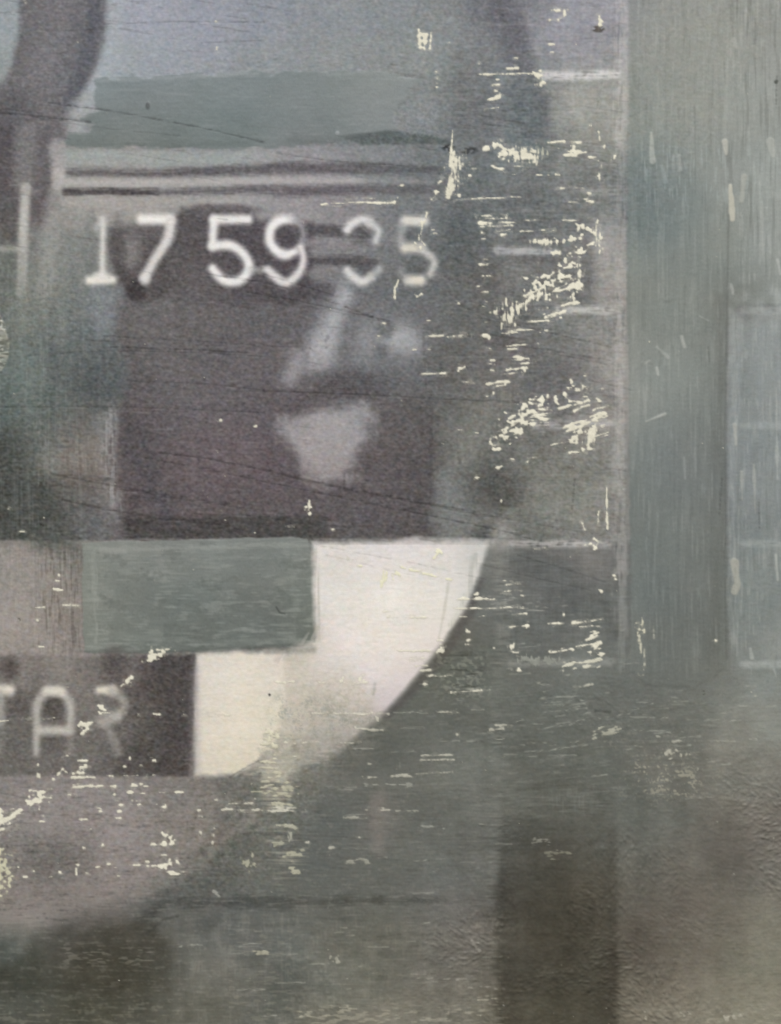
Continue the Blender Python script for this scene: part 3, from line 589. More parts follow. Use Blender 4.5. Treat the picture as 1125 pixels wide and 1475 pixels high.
loz = sst(VV, 960, 1060) * np.maximum(sst(UU, 560, 660), sst(VV, 1290, 1340))
COL += (loz * (2.2 * N_ll + 2.0 * N_l + 1.6 * N_m + 1.5 * N_hl * (1 - sst(UU, 880, 900)) + 1.2 * N_vl))[..., None] * np.array([1.05, 1, .92], np.float32)
lft = sst(UU, 190, 100) * sst(VV, 380, 440)* sst(VV, 790, 770)
COL += (lft * (2.5 * N_vl + 2.0 * N_l + 2.2 * N_v2 + 1.8 * N_h2))[..., None]
rgt = sst(UU, 700, 720) * sst(UU, 905, 890) * sst(VV, 960, 900)
COL += (rgt * (2.4 * N_l + 2.0 * N_m + 1.6 * N_v2 + 1.6 * N_h2))[..., None]
srg = np.random.default_rng(5)
for k in range(150):
    zone = k % 5
    u0 = [430, 560, 720, 900, 300][zone] + srg.random() * [290, 200, 180, 200, 400][zone]; v0 = [1040, 860, 860, 985, 1330][zone] + srg.random() * [250, 220, 260, 170, 140][zone]
    if (u0 - 330) ** 2 + (v0 - 700) ** 2 < 400 ** 2: continue
    L_ = 8 + 40 * srg.random() ** 2; sl_ = (-.12 if zone == 2 else -.02) + .03 * srg.standard_normal()
    put(cap([(u0, v0), (u0 + L_, v0 + L_ * sl_)], [1.6, 2.8], 1.3, 1.0, wn=N_ch), (172,172,160), .35 + .55 * srg.random(), None, .08, brk(N_ch, -1.0, .6))
# ---- hairline drags: dark scratches that fall to the right -------------------------------------
SCR = [([(70,148),(140,157),(200,167),(300,186),(380,205)], 2.2, .7), ([(-40,160),(40,166),(130,176)], 3, .7), ([(0,156),(60,163)], 1.5, .5), ([(60,172),(150,185),(260,196)], 1.6, .35), ([(150,35),(260,31),(380,32)], 1.8, .5), ([(-40,20),(38,17)], 1.8, .5),
 ([(60,45),(150,42)], 1.6, .35), ([(70,78),(140,74)], 1.6, .4), ([(290,62),(380,58)], 1.5, .4), ([(390,220),(480,232),(600,240)], 1.5, .6), ([(230,402),(330,416),(420,432)], 2, .6), ([(300,395),(380,407),(450,425),(545,460)], 2.6, .6), ([(370,420),(450,438),(560,462)], 2, .55), ([(380,395),(480,425)], 1.6, .5),
 ([(440,440),(560,466),(700,488)], 1.4, .4), ([(150,484),(260,490),(420,500)], 1.5, .5), ([(160,500),(280,504),(365,509)], 1.8, .75), ([(165,505),(300,508),(375,513)], 1.6, .6), ([(190,549),(300,553),(380,562)], 1.6, .5), ([(0,586),(180,586),(380,594)], 1.8, .5), ([(360,563),(470,566),(590,572),(750,580)], 2, .65), ([(120,490),(165,492)], 2.4, .5),
 ([(40,512),(165,505)], 1.5, .35), ([(230,652),(300,661),(380,677)], 2.6, .65), ([(210,660),(300,676),(380,694),(500,718),(620,743),(750,770)], 2.4, .6), ([(380,677),(424,688),(495,704),(617,726),(700,742)], 4, .6), ([(700,742),(780,756),(870,772)], 2.5, .4),
 ([(75,683),(150,697),(230,712),(330,726)], 3.4, .5), ([(90,720),(150,733),(240,748),(330,757)], 3.6, .6), ([(170,704),(260,720),(380,735)], 2, .45), ([(180,712),(240,722)], 1.8, .5), ([(400,748),(450,756)], 2, .5), ([(448,735),(446,752)], 3, .6), ([(496,680),(496,712)], 3.5, .5), ([(610,480),(614,560)], 3, .35), ([(620,560),(622,700)], 5, .25),
 ([(440,330),(446,420)], 2, .25), ([(690,458),(760,472),(880,500)], 1.8, .5), ([(660,440),(720,462),(800,480)], 1.8, .4), ([(700,494),(790,504),(880,520)], 1.8, .4), ([(690,480),(760,490)], 1.6, .5), ([(800,510),(890,528)], 1.5, .4), ([(850,548),(910,562)], 1.5, .5), ([(680,574),(700,574)], 1.6, .5),
 ([(828,690),(824,735)], 3, .5), ([(746,800),(800,815),(870,838)], 2.2, .4), ([(690,812),(760,830),(850,850)], 2, .35), ([(680,772),(760,778)], 1.8, .4), ([(740,770),(770,778)], 2, .5), ([(455,785),(600,812),(700,835)], 1.4, .3), ([(470,800),(600,830)], 1.4, .25), ([(330,1120),(350,1108),(372,1096)], 1.6, .75), ([(640,945),(685,944)], 2, .5), ([(858,1024),(878,1026)], 4, .6), ([(900,1028),(912,1027)], 3, .5),
 ([(740,190),(800,200),(890,212)], 1.6, .4), ([(690,150),(760,160)], 2, .5), ([(685,165),(755,178)], 2.2, .5), ([(690,178),(740,184)], 2, .5), ([(780,208),(880,222)], 1.5, .5), ([(795,218),(890,236)], 1.5, .4), ([(868,115),(860,155)], 1.6, .35), ([(690,95),(720,97)], 2, .3),
 ([(1020,500),(1022,520)], 2, .3), ([(1093,720),(1094,760)], 2, .5), ([(1040,690),(1036,740)], 3, .4), ([(1119,110),(1118,150)], 2, .5), ([(820,590),(880,604)], 1.5, .3), ([(10,480),(20,477)], 2, .4), ([(500,1206),(400,1202)], 1.6, .3), ([(40,1150),(0,1142)], 2, .4)]
for pts, w, a in SCR:
    put(cap(pts, w * 1.2, 1.5, .6, wn=N_h2), COL * .58, min(.75, a * .95), None, -.09, brk(N_h2 + .3 * N_c, -2.0, .2))
    put(cap([(u_ + 2, v_ + 2.4) for u_, v_ in pts], w * .8, 1.5, .6, wn=N_h2), COL * 1.14 + 6, a * .4, None, .05, brk(N_h2, -1.5, .5))
put((box(0, 0, 905, 780), np.ones_like(UU[box(0, 0, 905, 780)])), (66,64,68), .22, None, -.03, brk(N_d * .8 + N_h2 * .45 + N_fine * .2, 1.5, 2.4) * (1 - .8 * ((UU > 100) & (UU < 560) & (VV > 100) & (VV < 215))))
put((box(-110, -110, 905, 780), np.ones_like(UU[box(-110, -110, 905, 780)])), (150,150,152), .12, None, .0, brk(N_h * .7 + N_h2 * .6, 1.3, 2.3))
# dark spots
for u, v, ru, rv, c in [(646,213,9,5,(44,46,46)), (676,217,12,5,(52,54,53)), (862,41,8,4,(92,86,72)), (862,43,9,4,(78,74,66)), (1118,118,3,3,(70,74,68)), (1013,998,3,3,(70,72,66)), (58,698,4,4,(62,64,60)), (60,757,3,3,(56,56,54)), (388,1001,2,2,(60,56,50)), (27,893,2.5,2.5,(84,76,72))]:
    sl, m = ell(u, v, ru, rv, .4); put((sl, m), c, .9, None, -.1, brk(N_c + .6, -.6, .5))

# ---- local colour corrections; differences in lighting are put into the pigments too
BAL = [(85,65,3,7,10), (125,525,-4,-6,-8), (675,515,6,4,2), (845,145,24,23,15), (825,705,8,8,3), (565,65,13,14,11), (35,865,11,9,4), (615,1065,3,2,-2), (805,1115,2,1,-4), (1075,1085,22,22,16), (155,1405,-7,-9,-15), (545,1375,5,3,-5), (320,150,1,3,4), (290,560,6,6,7), (320,880,0,-1,-2), (250,40,5,6,11), (990,670,-4,-2,-0), (1100,565,1,3,3), (810,1310,-6,-9,-16), (990,1370,-7,-11,-16), (630,1230,8,7,2), (160,1220,22,18,18), (570,910,14,15,2), (990,90,5,4,1), (345,1045,9,7,6), (245,1075,3,2,-1), (60,1300,-2,-3,-3), (30,1375,1,3,-1), (300,1390,20,18,13), (340,1230,15,12,7), (330,1340,-9,-7,-6), (640,1265,-3,-4,-4), (470,1190,4,3,1), (600,1450,5,4,-1), (760,1420,1,-2,-9), (1080,1430,6,4,-4), (1100,1200,6,3,-1), (920,1175,11,12,9), (810,850,-0,-0,-1), (960,950,-2,-2,-4), (1000,1030,1,2,-2), (15,60,4,5,5), (180,298,11,9,7), (60,430,8,8,5), (30,560,2,6,4), (130,660,2,-2,-5), (25,720,-11,-13,-16), (760,170,13,15,15), (770,550,-7,-9,-9), (690,630,-0,0,-2), (876,420,15,15,11), (885,580,26,25,22), (240,470,6,6,5), (560,700,6,4,5), (200,690,9,5,6), (330,655,9,5,7), (440,295,10,8,10), (610,230,-3,-0,1), (690,260,-0,1,2), (830,45,4,3,8), (950,300,-12,-8,-6), (1090,300,6,7,5), (960,850,-6,-4,-4), (1090,880,-3,-1,-3)]
g_ = COL.mean(2, keepdims=True)
COL = g_ + (COL - g_) * (.66 + .34 * sst(g_, 165, 195))          # muted palette
COL += field(BAL, 50)
# ---- grain, tooth and weave ---------------------------------------------------------------
lum = COL.mean(2)
prn = np.maximum(sst(UU, 906, 896) * sst(VV, 800, 770), sst(UU + .6 * (VV - 780), 720, 640) * sst(VV, 1340, 1240))
matte = 1 - .75 * np.clip(GLO, 0, 1)
COL += ((N_grain * 7.0 + N_fine * 2.2) * (0.3 + .7 * prn) * matte * np.clip(1.3 - lum / 220, .3, 1))[..., None]
for ch, sd in ((0, 91), (2, 92)):
    COL[..., ch] += gnoise(2.4, 2.0, seed=sd) * 1.5 * (.4 + .6 * prn) * matte
COL += ((N_h2 * 1.1 + N_h * .4) * (1 - .85 * sst(UU, 900, 910) * sst(VV, 1010, 950)) + N_ll * 1.0)[..., None] * np.array([1, 1, 1], np.float32)
COL += ((N_v * .7 + N_vl * 1.2 + N_v2 * .6) * sst(UU, 880, 930) * sst(VV, 1010, 940))[..., None]
COL += (N_l * .8)[..., None] * np.array([.9, 1, 1], np.float32) - (gnoise(25, 14, seed=61) * .7)[..., None] * np.array([.8, .3, .1], np.float32)

# ---- chips: spots where the print has come away from the cream ground -------------------------
CHF = np.full((RH, RW), -9.0, np.float32)       # chip field, > 0 inside
CHC = np.zeros((RH, RW, 3), np.float32)
def chip(pts, w, rough=.45, kind='c', col=(230, 225, 205)):
    if isinstance(pts, tuple): pts = [pts]
    P = np.array(pts, np.float32)
    ws = np.full(len(P), w, np.float32) if np.isscalar(w) else np.array(w, np.float32)
    r = ws.max() / 2 * (1 + 2.2 * rough) + 3
    sl = box(P[:, 0].min() - r, P[:, 1].min() - r, P[:, 0].max() + r, P[:, 1].max() + r)
    x = UU[sl]; y = VV[sl]
    if x.size == 0: return
    F = np.full(x.shape, -9, np.float32)
    if len(P) == 1: P = np.vstack([P, P + .01]); ws = np.append(ws, ws[-1])
    for i in range(len(P) - 1):
        ax, ay = P[i]; dx, dy = P[i + 1] - P[i]
        t = np.clip(((x - ax) * dx + (y - ay) * dy) / (dx * dx + dy * dy + 1e-6), 0, 1)
        hw = (ws[i] + (ws[i + 1] - ws[i]) * t) / 2
        F = np.maximum(F, (hw - np.hypot(x - ax - t * dx, y - ay - t * dy)) / np.maximum(hw, 1.2))
    n = N_c[sl] if kind == 'c' else N_gr[sl] if kind == 'g' else .75 * {'h': N_ch, 's': N_cs, 'v': N_cv}[kind][sl] + .35 * N_c[sl]
    F = F + rough * n
    F = F * np.minimum(1, ws.max() / 5)          # keeps thin ones crisp
    up_ = F > CHF[sl]
    CHF[sl] = np.where(up_, F, CHF[sl]); CHC[sl] = np.where(up_[..., None], np.array(col, np.float32), CHC[sl])
def line(u0, u1, v, w=3, v1=None, rough=.6, kind='h', col=(230, 225, 205)):
    n = max(2, int(abs(u1 - u0) / 6))
    pts = [(u0 + (u1 - u0) * i / n, v + ((v1 if v1 is not None else v) - v) * i / n) for i in range(n + 1)]
    chip(pts, w * .9, rough, kind, col)
def dots(lst, rough=.35, kind='h', col=(230, 225, 205)):
    for u, v, w, h in lst:
        w *= .92; h *= .8
        if w >= h: chip([(u - (w - h) / 2, v), (u + (w - h) / 2, v)], h + 1.0, rough, kind, col)
        else: chip([(u, v - (h - w) / 2), (u, v + (h - w) / 2)], w + 1.2, rough, 'v', col)
# top
chip([(603,43),(604,56)], [3,6], .4); chip([(604,60),(606,66)], 8, .4); chip([(604,47),(613,52),(611,70)], [3,6,4], .5); chip([(621,47),(619,71)], [3,4], .4); chip([(616,50),(610,58)], 4, .6)
dots([(629,104,3,5),(630,113,2,4),(629,120,2,3),(629,126,3,3),(743,84,6,2),(741,94,8,2),(735,99,12,4),(744,98,8,4),(717,115,6,3),(714,122,13,4),(715,131,6,4),(579,267,5,4),(37,4,4,4),(112,61,3,2),(280,53,4,2),(312,70,2,6),(311,30,3,2),(647,61,2,2),(690,92,3,2)])
line(691, 776, 107, 3.4, 106, .3); chip([(768,104),(776,110),(779,120)], [4,13,7], .3); chip([(770,122),(785,120)], 3, .4)
chip([(702,144),(712,142),(718,138)], [2,5,8], .3); line(698, 718, 157, 3.4, 155, .4)
chip([(699,214),(704,213)], [6,9], .3); chip([(712,210),(722,211),(728,218)], [8,12,10], .4); chip([(722,222),(727,225)], 11, .35); chip([(738,222),(755,225),(771,226)], [15,20,18], .5, 'v'); chip([(725,215),(750,218),(770,219)], [6,8,6], .4); chip([(781,218),(784,226)], 7, .9, 'v', (186,186,170))
line(708, 726, 239, 3, 247, .5); dots([(683,243,8,2),(677,253,4,4),(724,244,6,4),(740,251,6,2)]); line(735, 765, 239, 2, 241, .8)
chip([(652,188),(651,208),(650,220)], [2,3,6], .35, 'v'); chip([(651,222),(655,236)], [8,22], .4, 'v'); chip([(656,238),(654,256),(649,272),(645,284)], [24,19,15,9], .45, 'v'); chip([(640,258),(632,264)], 4, .6); chip([(628,279),(622,288)], 4, .8); chip([(656,280),(662,282)], 4, .5)
line(500, 540, 288, 2.6, 286, .8); line(463, 530, 294, 2.6, 291, .8); line(530, 568, 292.5, 4, 292, .5); line(470, 490, 298, 2, 297, .8); line(640, 700, 288, 2.4, 286, .6); line(690, 750, 286, 2.4, 284, .7); chip((573,284), 3, .5)
chip([(795,15),(806,15)], 4, .35); chip([(813,16),(813,24),(804,28),(792,29)], [4,4,4,4], .35); dots([(818,14,4,3),(795,64,11,4),(795,75,6,2),(830,64,2,2)]); chip([(863,24),(866,34)], [5,7], .35)
dots([(849,181,4,6),(870,211,6,7),(866,240,2,6)]); chip([(862,190),(864,202)], 3.2, .5, 'v'); line(790, 813, 206, 5, 203, .8); line(822, 836, 205, 3, 205, .8); line(815, 843, 221, 6, 220, .9); chip([(828,210),(824,216)], 4, .8); line(848, 862, 227, 5, 231, .6); dots([(880,228,3,8),(885,227,3,8)], .8); dots([(777,252,11,3),(790,252,6,2.5),(803,252,8,2.5)], .6); chip([(863,250),(864,262)], [2.5,4], .6); line(800, 840, 271, 2, 271, 1.0); dots([(850,279,8,6),(849,290,15,5),(825,291,16,2)], .5)
# beside the digits
chip([(615,306),(613,318),(608,322),(605,345),(612,353)], [3,5,6,4,3], .45, 'v'); chip((606,322), 8, .4); chip([(600,351),(606,356)], 4, .6)
dots([(624,331,6,2.5),(627,336,6,2.5),(661,437,3,3),(553,466,6,3),(546,484,6,4),(618,462,7,2)]); chip([(574,404),(569,416),(568,428)], [3,4,5], .4, 'v'); chip([(597,424),(602,427),(607,424)], 3.2, .5)
line(615, 665, 484, 3, 484.5, .75); line(664, 680, 483, 2, 483, .9); line(608, 642, 539, 3, 538, .45); chip([(660,530),(668,529)], 5, .7); line(667, 682, 550, 2.6, 551, .5); dots([(597,503,6,2),(617,503,8,2)], .7)
dots([(694,335,4,3),(696,344,8,2.5),(700,374,8,2.5),(697,382,14,4),(696,397,4,4),(703,397,10,2.5),(698,404,5,3),(689,413,4,3),(699,421,12,2.5),(701,435,4,2),(695,441,12,3),(706,449,5,5),(700,464,5,2)], .45)
line(685, 730, 312, 2.8, 310, .8); line(690, 735, 321.5, 5, 320, .45); line(735, 780, 320, 3, 316, .7); line(692, 738, 327, 2.6, 325, .8); line(700, 735, 315, 2.2, 315, .9); chip([(728,313),(734,321)], 3, .8); line(715, 735, 333, 3, 331, .7); chip([(722,340),(729,337)], 4, .5)
# the dense diagonal of chips
chip([(862,318),(858,332)], [5,9], .5, 'v'); chip([(857,334),(862,345),(865,358),(863,364)], [9,8,7,4], .6, 'v'); chip([(843,331),(852,330)], 6, .7); chip([(833,325),(838,327)], 5, .9); chip([(838,338),(833,347)], [3,5], .7); chip([(846,354),(856,349)], 3.5, .6); chip([(832,364),(838,358)], [9,6], .8); chip((830,356), 5, .7)
line(813, 830, 317, 3, 318, .8); line(768, 802, 349, 7, 348, .7, 'v'); line(808, 826, 348, 5, 344, 1.0, 'v'); line(750, 797, 333, 2.6, 332, .9); chip([(797,363),(804,364)], 8, .5)
chip([(814,375),(817,366),(822,364)], [5,5,4], .7); chip([(816,378),(822,384),(826,380)], 7, .8); chip([(806,380),(805,392),(795,395)], [4,8,3], .7); chip([(834,376),(836,390),(834,415)], [4,7,6], .8, 'v'); line(806, 820, 398, 5, 397, .9, 's'); line(804, 830, 406, 4, 402, .8, 's')
chip([(770,418),(780,410),(795,405)], [10,16,12], 1.0, 'c'); chip([(775,424),(790,424)], [18,12], 1.0, 'v'); chip([(755,426),(772,420)], [4,7], .7, 's'); chip([(768,410),(775,407)], 4, .8); line(800, 832, 419, 6, 414, 1.0, 's'); chip([(822,412),(832,412)], [8,10], .9); chip([(825,424),(824,434)], [5,7], 1.0, 'v'); line(812, 830, 440, 4, 436, 1.1, 's')
chip([(745,450),(735,455)], [16,22], .85, 'v'); chip([(728,462),(724,458)], 12, .8, 'v'); chip([(728,432),(730,440)], 4, .9, 'v'); chip([(750,440),(762,434),(766,428)], [10,8,5], .9, 'v'); chip((762,452), 4, .4); line(712, 722, 443, 3, 443, .9)
line(785, 810, 455, 5, 451, .7, 's'); chip([(805,455),(812,448)], [5,4], .8); line(760, 804, 464, 3, 461, .7); line(735, 780, 477, 3, 474, .8); dots([(700,484,6,4),(704,487,4,6)], .6); line(720, 745, 479, 4, 478, .8); chip([(778,479),(788,478)], [2,6], .5)
line(730, 775, 499, 2.6, 494, .8); line(732, 744, 503, 4.5, 503, .4); dots([(704,502,8,2),(709,519,6,2),(706,524,4,2),(709,533,6,2)], .7); line(745, 761, 516, 9, 516, .5); line(750, 760, 524, 4, 523, .6); line(730, 758, 533, 4.5, 530, .6, 's'); line(726, 752, 538.5, 3, 536, .6, 's'); chip([(756,532),(754,538)], 4, .6); line(703, 728, 553, 4, 550, .9, 's'); line(710, 725, 557, 3, 555, .6); chip([(728,552),(732,548)], 4, .9); chip([(701,571),(710,568)], [3,5], .6)
chip([(822,547),(824,555)], [3,5], .7); chip([(836,552),(841,557),(846,560)], [4,4,7], .7); dots([(843,542,4,4),(847,549,5,5),(843,571,8,4),(820,558,8,2),(868,560,4,2)], .6); line(830, 842, 560, 4, 559, .8)
chip([(770,574),(778,578),(784,572)], [5,10,7], 1.0); chip([(788,570),(787,576)], 4, .8); chip([(800,573),(803,581)], [4,5], .6); chip([(813,569),(820,577),(835,580)], [5,5,6], .5); line(804, 838, 588, 4, 581, .7, 's'); line(826, 848, 591, 4, 584, .5, 's'); line(854, 876, 590, 5, 584, .5, 's'); line(860, 868, 575, 4, 580, .8); chip([(843,578),(848,576)], 4, .7)
chip([(732,602),(742,600)], [10,8], .8); chip([(752,598),(762,588),(768,590)], [12,16,10], .85); chip([(768,596),(786,600)], [8,10], .9, 'h'); line(750, 790, 610, 4, 609, .6); chip([(740,612),(752,606),(760,611)], [8,10,9], .8); chip([(728,622),(738,620),(750,622)], [10,16,8], .8); chip([(722,630),(734,628)], [7,10], .7)
chip(arc(712, 636, 6, 6, 0, 330, 8), 4.2, .4); chip([(709,643),(713,649),(721,647)], 3.6, .6)
line(815, 860, 616, 9, 606, .8, 's'); chip([(818,620),(838,612)], [8,11], .7, 's'); chip([(824,638),(834,622),(838,616)], [10,13,9], .7); chip([(847,640),(852,620)], [11,12], .6, 'v'); chip([(844,648),(852,645)], [8,6], .6); line(852, 870, 600, 7, 596, .7, 's'); chip([(858,606),(856,614)], 7, .8); line(794, 822, 641, 2.6, 635, .5, 's'); line(852, 876, 630, 3, 623, .9, 's'); line(820, 835, 652, 4, 651, .7); line(855, 870, 618, 3, 614, .9, 's')
chip([(760,665),(764,660),(774,658)], 3, .5); chip([(714,674),(722,673)], [5,4], .6); line(720, 730, 671, 2.4, 673, .7); dots([(738,661,5,2),(687,624,6,3)], .8)
chip([(689,690),(684,688),(690,688)], 3, .5); dots([(662,619,8,2.5),(639,640,3,2),(722,722,2,5)], .5)
# below the panel
chip([(874,700),(874,735),(875,760)], [2,3.2,3.4], .5, 'v'); chip([(862,737),(861,757)], 2.8, .5, 'v'); chip([(838,752),(842,763)], 3, .5, 'v'); chip([(857,777),(862,782),(858,788)], [4,6,5], .8); line(770, 786, 791, 3, 789, .5); chip([(845,783),(850,784)], 4, .7); chip([(884,831),(888,829)], 5, .8); chip([(862,849),(866,851)], 4, .7)
chip([(446,722),(445,735)], [3,4], .7, 'v'); chip([(443,732),(447,741)], 4, .8); line(412, 424, 759, 2.6, 759, .7); dots([(479,762,5,3),(368,614,4,4),(318,605,3,3),(314,652,2,2),(292,707,2,2),(32,766,9,3),(12,733,3,2)], .5)
line(725, 738, 836, 3, 836, .7); line(730, 750, 842, 3, 841, .6); line(724, 752, 852, 3, 851, .7); dots([(686,855,6,4),(690,861,12,3),(752,858,5,2)], .4); line(660, 716, 863, 3.4, 862, .6); line(645, 690, 877, 2.4, 876, .7); line(690, 760, 877, 3, 874, .55); line(662, 672, 888, 3, 888, .4); line(690, 700, 888, 2.2, 887, .8); line(735, 750, 903, 4, 901, .7); line(738, 758, 885, 2.4, 884, .8); chip([(671,906),(674,910)], [4,5], .5); dots([(675,922,6,3),(673,928,6,2)], .6); chip([(634,937),(640,938)], [7,8], .5); dots([(636,928,6,2.5),(634,922,10,2)], .8)
line(575, 618, 938, 4, 937, .5); line(590, 620, 949, 3, 948, .7); line(600, 615, 960, 3, 959, .7); line(605, 620, 966, 3.4, 965, .6); line(615, 650, 975, 2.4, 973, .8); dots([(612,985,5,4),(712,934,2,3),(737,930,5,7),(742,940,12,4),(735,965,6,4),(748,965,5,5)], .7); line(650, 706, 997, 2.6, 994, .8); line(630, 660, 1026, 2.4, 1026, .8); line(715, 735, 1046, 3, 1044, 1.0); line(706, 725, 1051, 3, 1050, 1.0)
line(553, 567, 882, 3, 881, .6); line(558, 612, 889.5, 2.4, 889, .9); line(460, 510, 983, 3, 984, .6); line(500, 528, 984, 3, 983, .6); chip([(492,982),(494,976)], 4, .5); chip([(518,980),(523,974),(524,982)], [5,5,5], .5); line(398, 422, 983, 3, 982, .9); line(440, 560, 1028, 3, 1028, .6); chip([(540,1030),(544,1038)], [6,4], .6); line(512, 552, 1050, 4, 1052, 1.0); line(410, 460, 1070, 2.6, 1069, .7); line(460, 520, 1071, 2.4, 1069, .9)
dots([(658,1059,4,4),(575,1104,5,7),(532,1101,6,4),(425,1090,5,3)], .5); line(607, 652, 1088, 2.4, 1088, .8); line(606, 654, 1095, 3, 1094, .4); line(600, 652, 1115, 2.4, 1112, .5); line(565, 592, 1118, 4, 1118, .9); line(522, 548, 1119, 3, 1119, .9); line(526, 590, 1130, 3, 1130, 1.5, col=(170,170,158)); line(520, 560, 1166, 2.6, 1167, 1.0)
# cream marks inside the white wedge
cw = (232, 228, 200)
chip([(556,828),(549,842)], [7,6], .9, 'v', cw); chip([(565,826),(574,828)], 6, .8, 'c', cw); line(580, 650, 818, 3, 836, 1.2, col=cw); line(610, 622, 827, 5, 828, .7, col=cw); chip([(498,800),(508,806)], 3, .9, 'c', cw); chip([(632,797),(626,803)], 5, .9, 'c', cw); dots([(520,815,5,4)], .7, col=cw)
# left, by the letters
dots([(85,829,4,5),(86,836,14,2),(84,850,18,5),(58,875,16,2.5),(103,872,28,2.5),(53,894,5,4),(60,931,9,3),(27,893,3,4),(97,990,8,3)], .55)
chip([(213,951),(219,943),(226,946)], [5,10,6], .6); chip([(230,943),(236,940),(238,948)], [5,6,4], .6); line(226, 244, 937, 4, 935, 1.0); chip((205,953), 3, .6)
chip([(175,988),(181,982),(189,976)], [5,8,5], .5); chip([(143,1026),(149,1018),(152,1018)], [6,7,5], .7); line(143, 158, 1028, 5, 1027, .6); chip([(114,1042),(124,1046),(131,1042)], [6,10,6], .5); chip([(118,1058),(125,1050)], 5, .6); line(62, 78, 1036, 3, 1034, .5); line(30, 45, 1037, 2, 1035, .9); line(-5, 12, 1039, 3, 1038, .5); dots([(226,1029,13,4),(201,1029,6,2),(266,1029,7,3),(285,1029,7,3)], .4); line(290, 330, 1029, 2, 1030, .9)
chip([(92,1090),(98,1088)], 5, .5); chip([(77,1122),(84,1116),(90,1108),(97,1113)], [4,7,6,2.5], .5); dots([(118,1096,15,4),(119,1105,13,8),(54,1102,3,4),(55,1117,5,8)], .5); line(105, 120, 1114, 5, 1113, .5); line(104, 136, 1120, 4.6, 1120, .4); line(106, 116, 1133, 7, 1133, .4); line(116, 145, 1132, 4, 1133, .7)
dots([(160,1118,7,3),(181,1117,8,2.5),(195,1117,10,2),(209,1118,7,3),(222,1116,6,3),(163,1133,9,3),(194,1132,9,3),(204,1130,6,3),(210,1132,7,3),(188,1142,7,5),(165,1144,4,4),(205,1143,8,2),(231,1142,4,3),(169,1153,6,4),(190,1153,5,2),(199,1154,9,2.5),(200,1159,8,5),(189,1159,5,2),(175,1160,6,3),(172,1169,6,4),(171,1179,9,2.5),(236,1161,5,4),(237,1168,6,3),(142,1164,7,3),(144,1168,5,3),(120,1180,14,3),(117,1182,5,4),(131,1194,5,3),(104,1208,5,4),(72,1136,9,2.5),(60,1175,9,2),(60,1183,10,5),(100,1145,5,2),(110,1145,5,2.5),(221,1216,6,4),(258,1142,12,4),(234,1142,8,2),(187,1093,3,4),(180,1104,3,2),(222,1095,6,3),(203,1102,4,2),(218,1091,7,2)], .55)
chip([(42,1156),(50,1150),(58,1142)], [10,14,9], .8); chip([(42,1140),(48,1148)], 6, 1.0); chip([(62,1138),(63,1148)], 4, .8); line(64, 73, 1149, 4, 1149, .5)
chip([(-30,1180),(2,1182),(12,1178),(30,1168)], [34,28,18,5], .5, 's'); chip([(0,1168),(2,1178)], [6,14], .6)
chip([(-20,1235),(-6,1245),(0,1262),(-14,1285)], [22,34,30,24], .45, 'c', (205,201,174)); chip([(6,1240),(10,1256)], [10,13], .5, 'c', (205,201,174))
dots([(236,1232,8,2),(222,1247,8,3),(36,1262,9,4),(73,1263,6,3),(87,1257,5,3),(103,1253,4,3),(126,1258,9,4),(171,1262,5,2),(112,1246,4,4),(27,1249,3,3),(49,1256,3,3),(122,1222,3,5),(148,1216,4,3),(141,1249,7,4),(157,1245,6,4),(195,1244,5,5),(201,1245,4,3),(210,1247,8,4),(212,1240,5,3),(166,1250,5,2)], .6)
chip([(110,1251),(110,1259)], 3.4, .4, 'v'); chip([(232,1217),(240,1214),(250,1213)], [5,10,6], .5); line(218, 232, 1217, 3, 1217, .6); chip([(236,1202),(246,1208)], 4, .8); chip([(228,1248),(237,1246),(243,1243)], [4,10,8], .6); chip([(252,1238),(258,1243)], 4, .6); line(247, 262, 1257, 6, 1256, .7)
dots([(307,1203,3,6),(306,1214,6,8),(308,1193,4,3),(289,1200,4,5),(287,1167,5,4),(289,1176,7,3),(311,1152,6,3),(312,1158,5,2.5),(336,1177,9,2.5)], .6); line(320, 350, 1166, 3.4, 1167, .8); line(350, 424, 1167, 3.6, 1168, .7); line(352, 364, 1157, 3.6, 1157, .7); line(397, 420, 1157, 6, 1160, 1.0, col=(206,202,176)); line(390, 416, 1136, 14, 1138, 1.2, col=(206,202,176)); line(362, 420, 1141, 4, 1143, .8, col=(206,202,176)); line(330, 345, 1157, 2.5, 1157, .8)
chip([(352,1243),(362,1238)], [8,8], 1.1, 'c', (186,183,160)); chip([(358,1250),(366,1246)], 6, 1.1, 'c', (186,183,160)); chip([(307,1283),(317,1291)], 5, .5, 'c', (176,175,166)); line(412, 424, 1190, 6, 1191, .8, col=(200,197,174)); line(398, 412, 1189, 2.5, 1189, .9, col=(200,197,174)); chip([(418,1200),(418,1210)], 4, .9, 'v', (190,188,170)); line(415, 432, 1232, 10, 1232, 1.0, col=(186,183,158)); line(396, 404, 1214, 8, 1214, 1.0, col=(180,178,156)); line(420, 430, 1252, 6, 1256, 1.0, col=(196,192,165)); dots([(443,1213,6,3),(476,1222,4,4),(475,1232,4,4),(471,1308,4,3),(518,1207,4,3),(478,1220,6,2),(440,1166,3,2)], .6)
line(380, 425, 1163, 3, 1163, 1.0); line(495, 515, 1178, 3, 1178, .9, col=(200,197,180)); line(500, 530, 1240, 4, 1240, 1.2, col=(176,174,158)); line(570, 602, 1168, 2.6, 1168, .8, col=(196,194,178)); line(608, 640, 1190, 3, 1192, 1.0, col=(180,180,168))
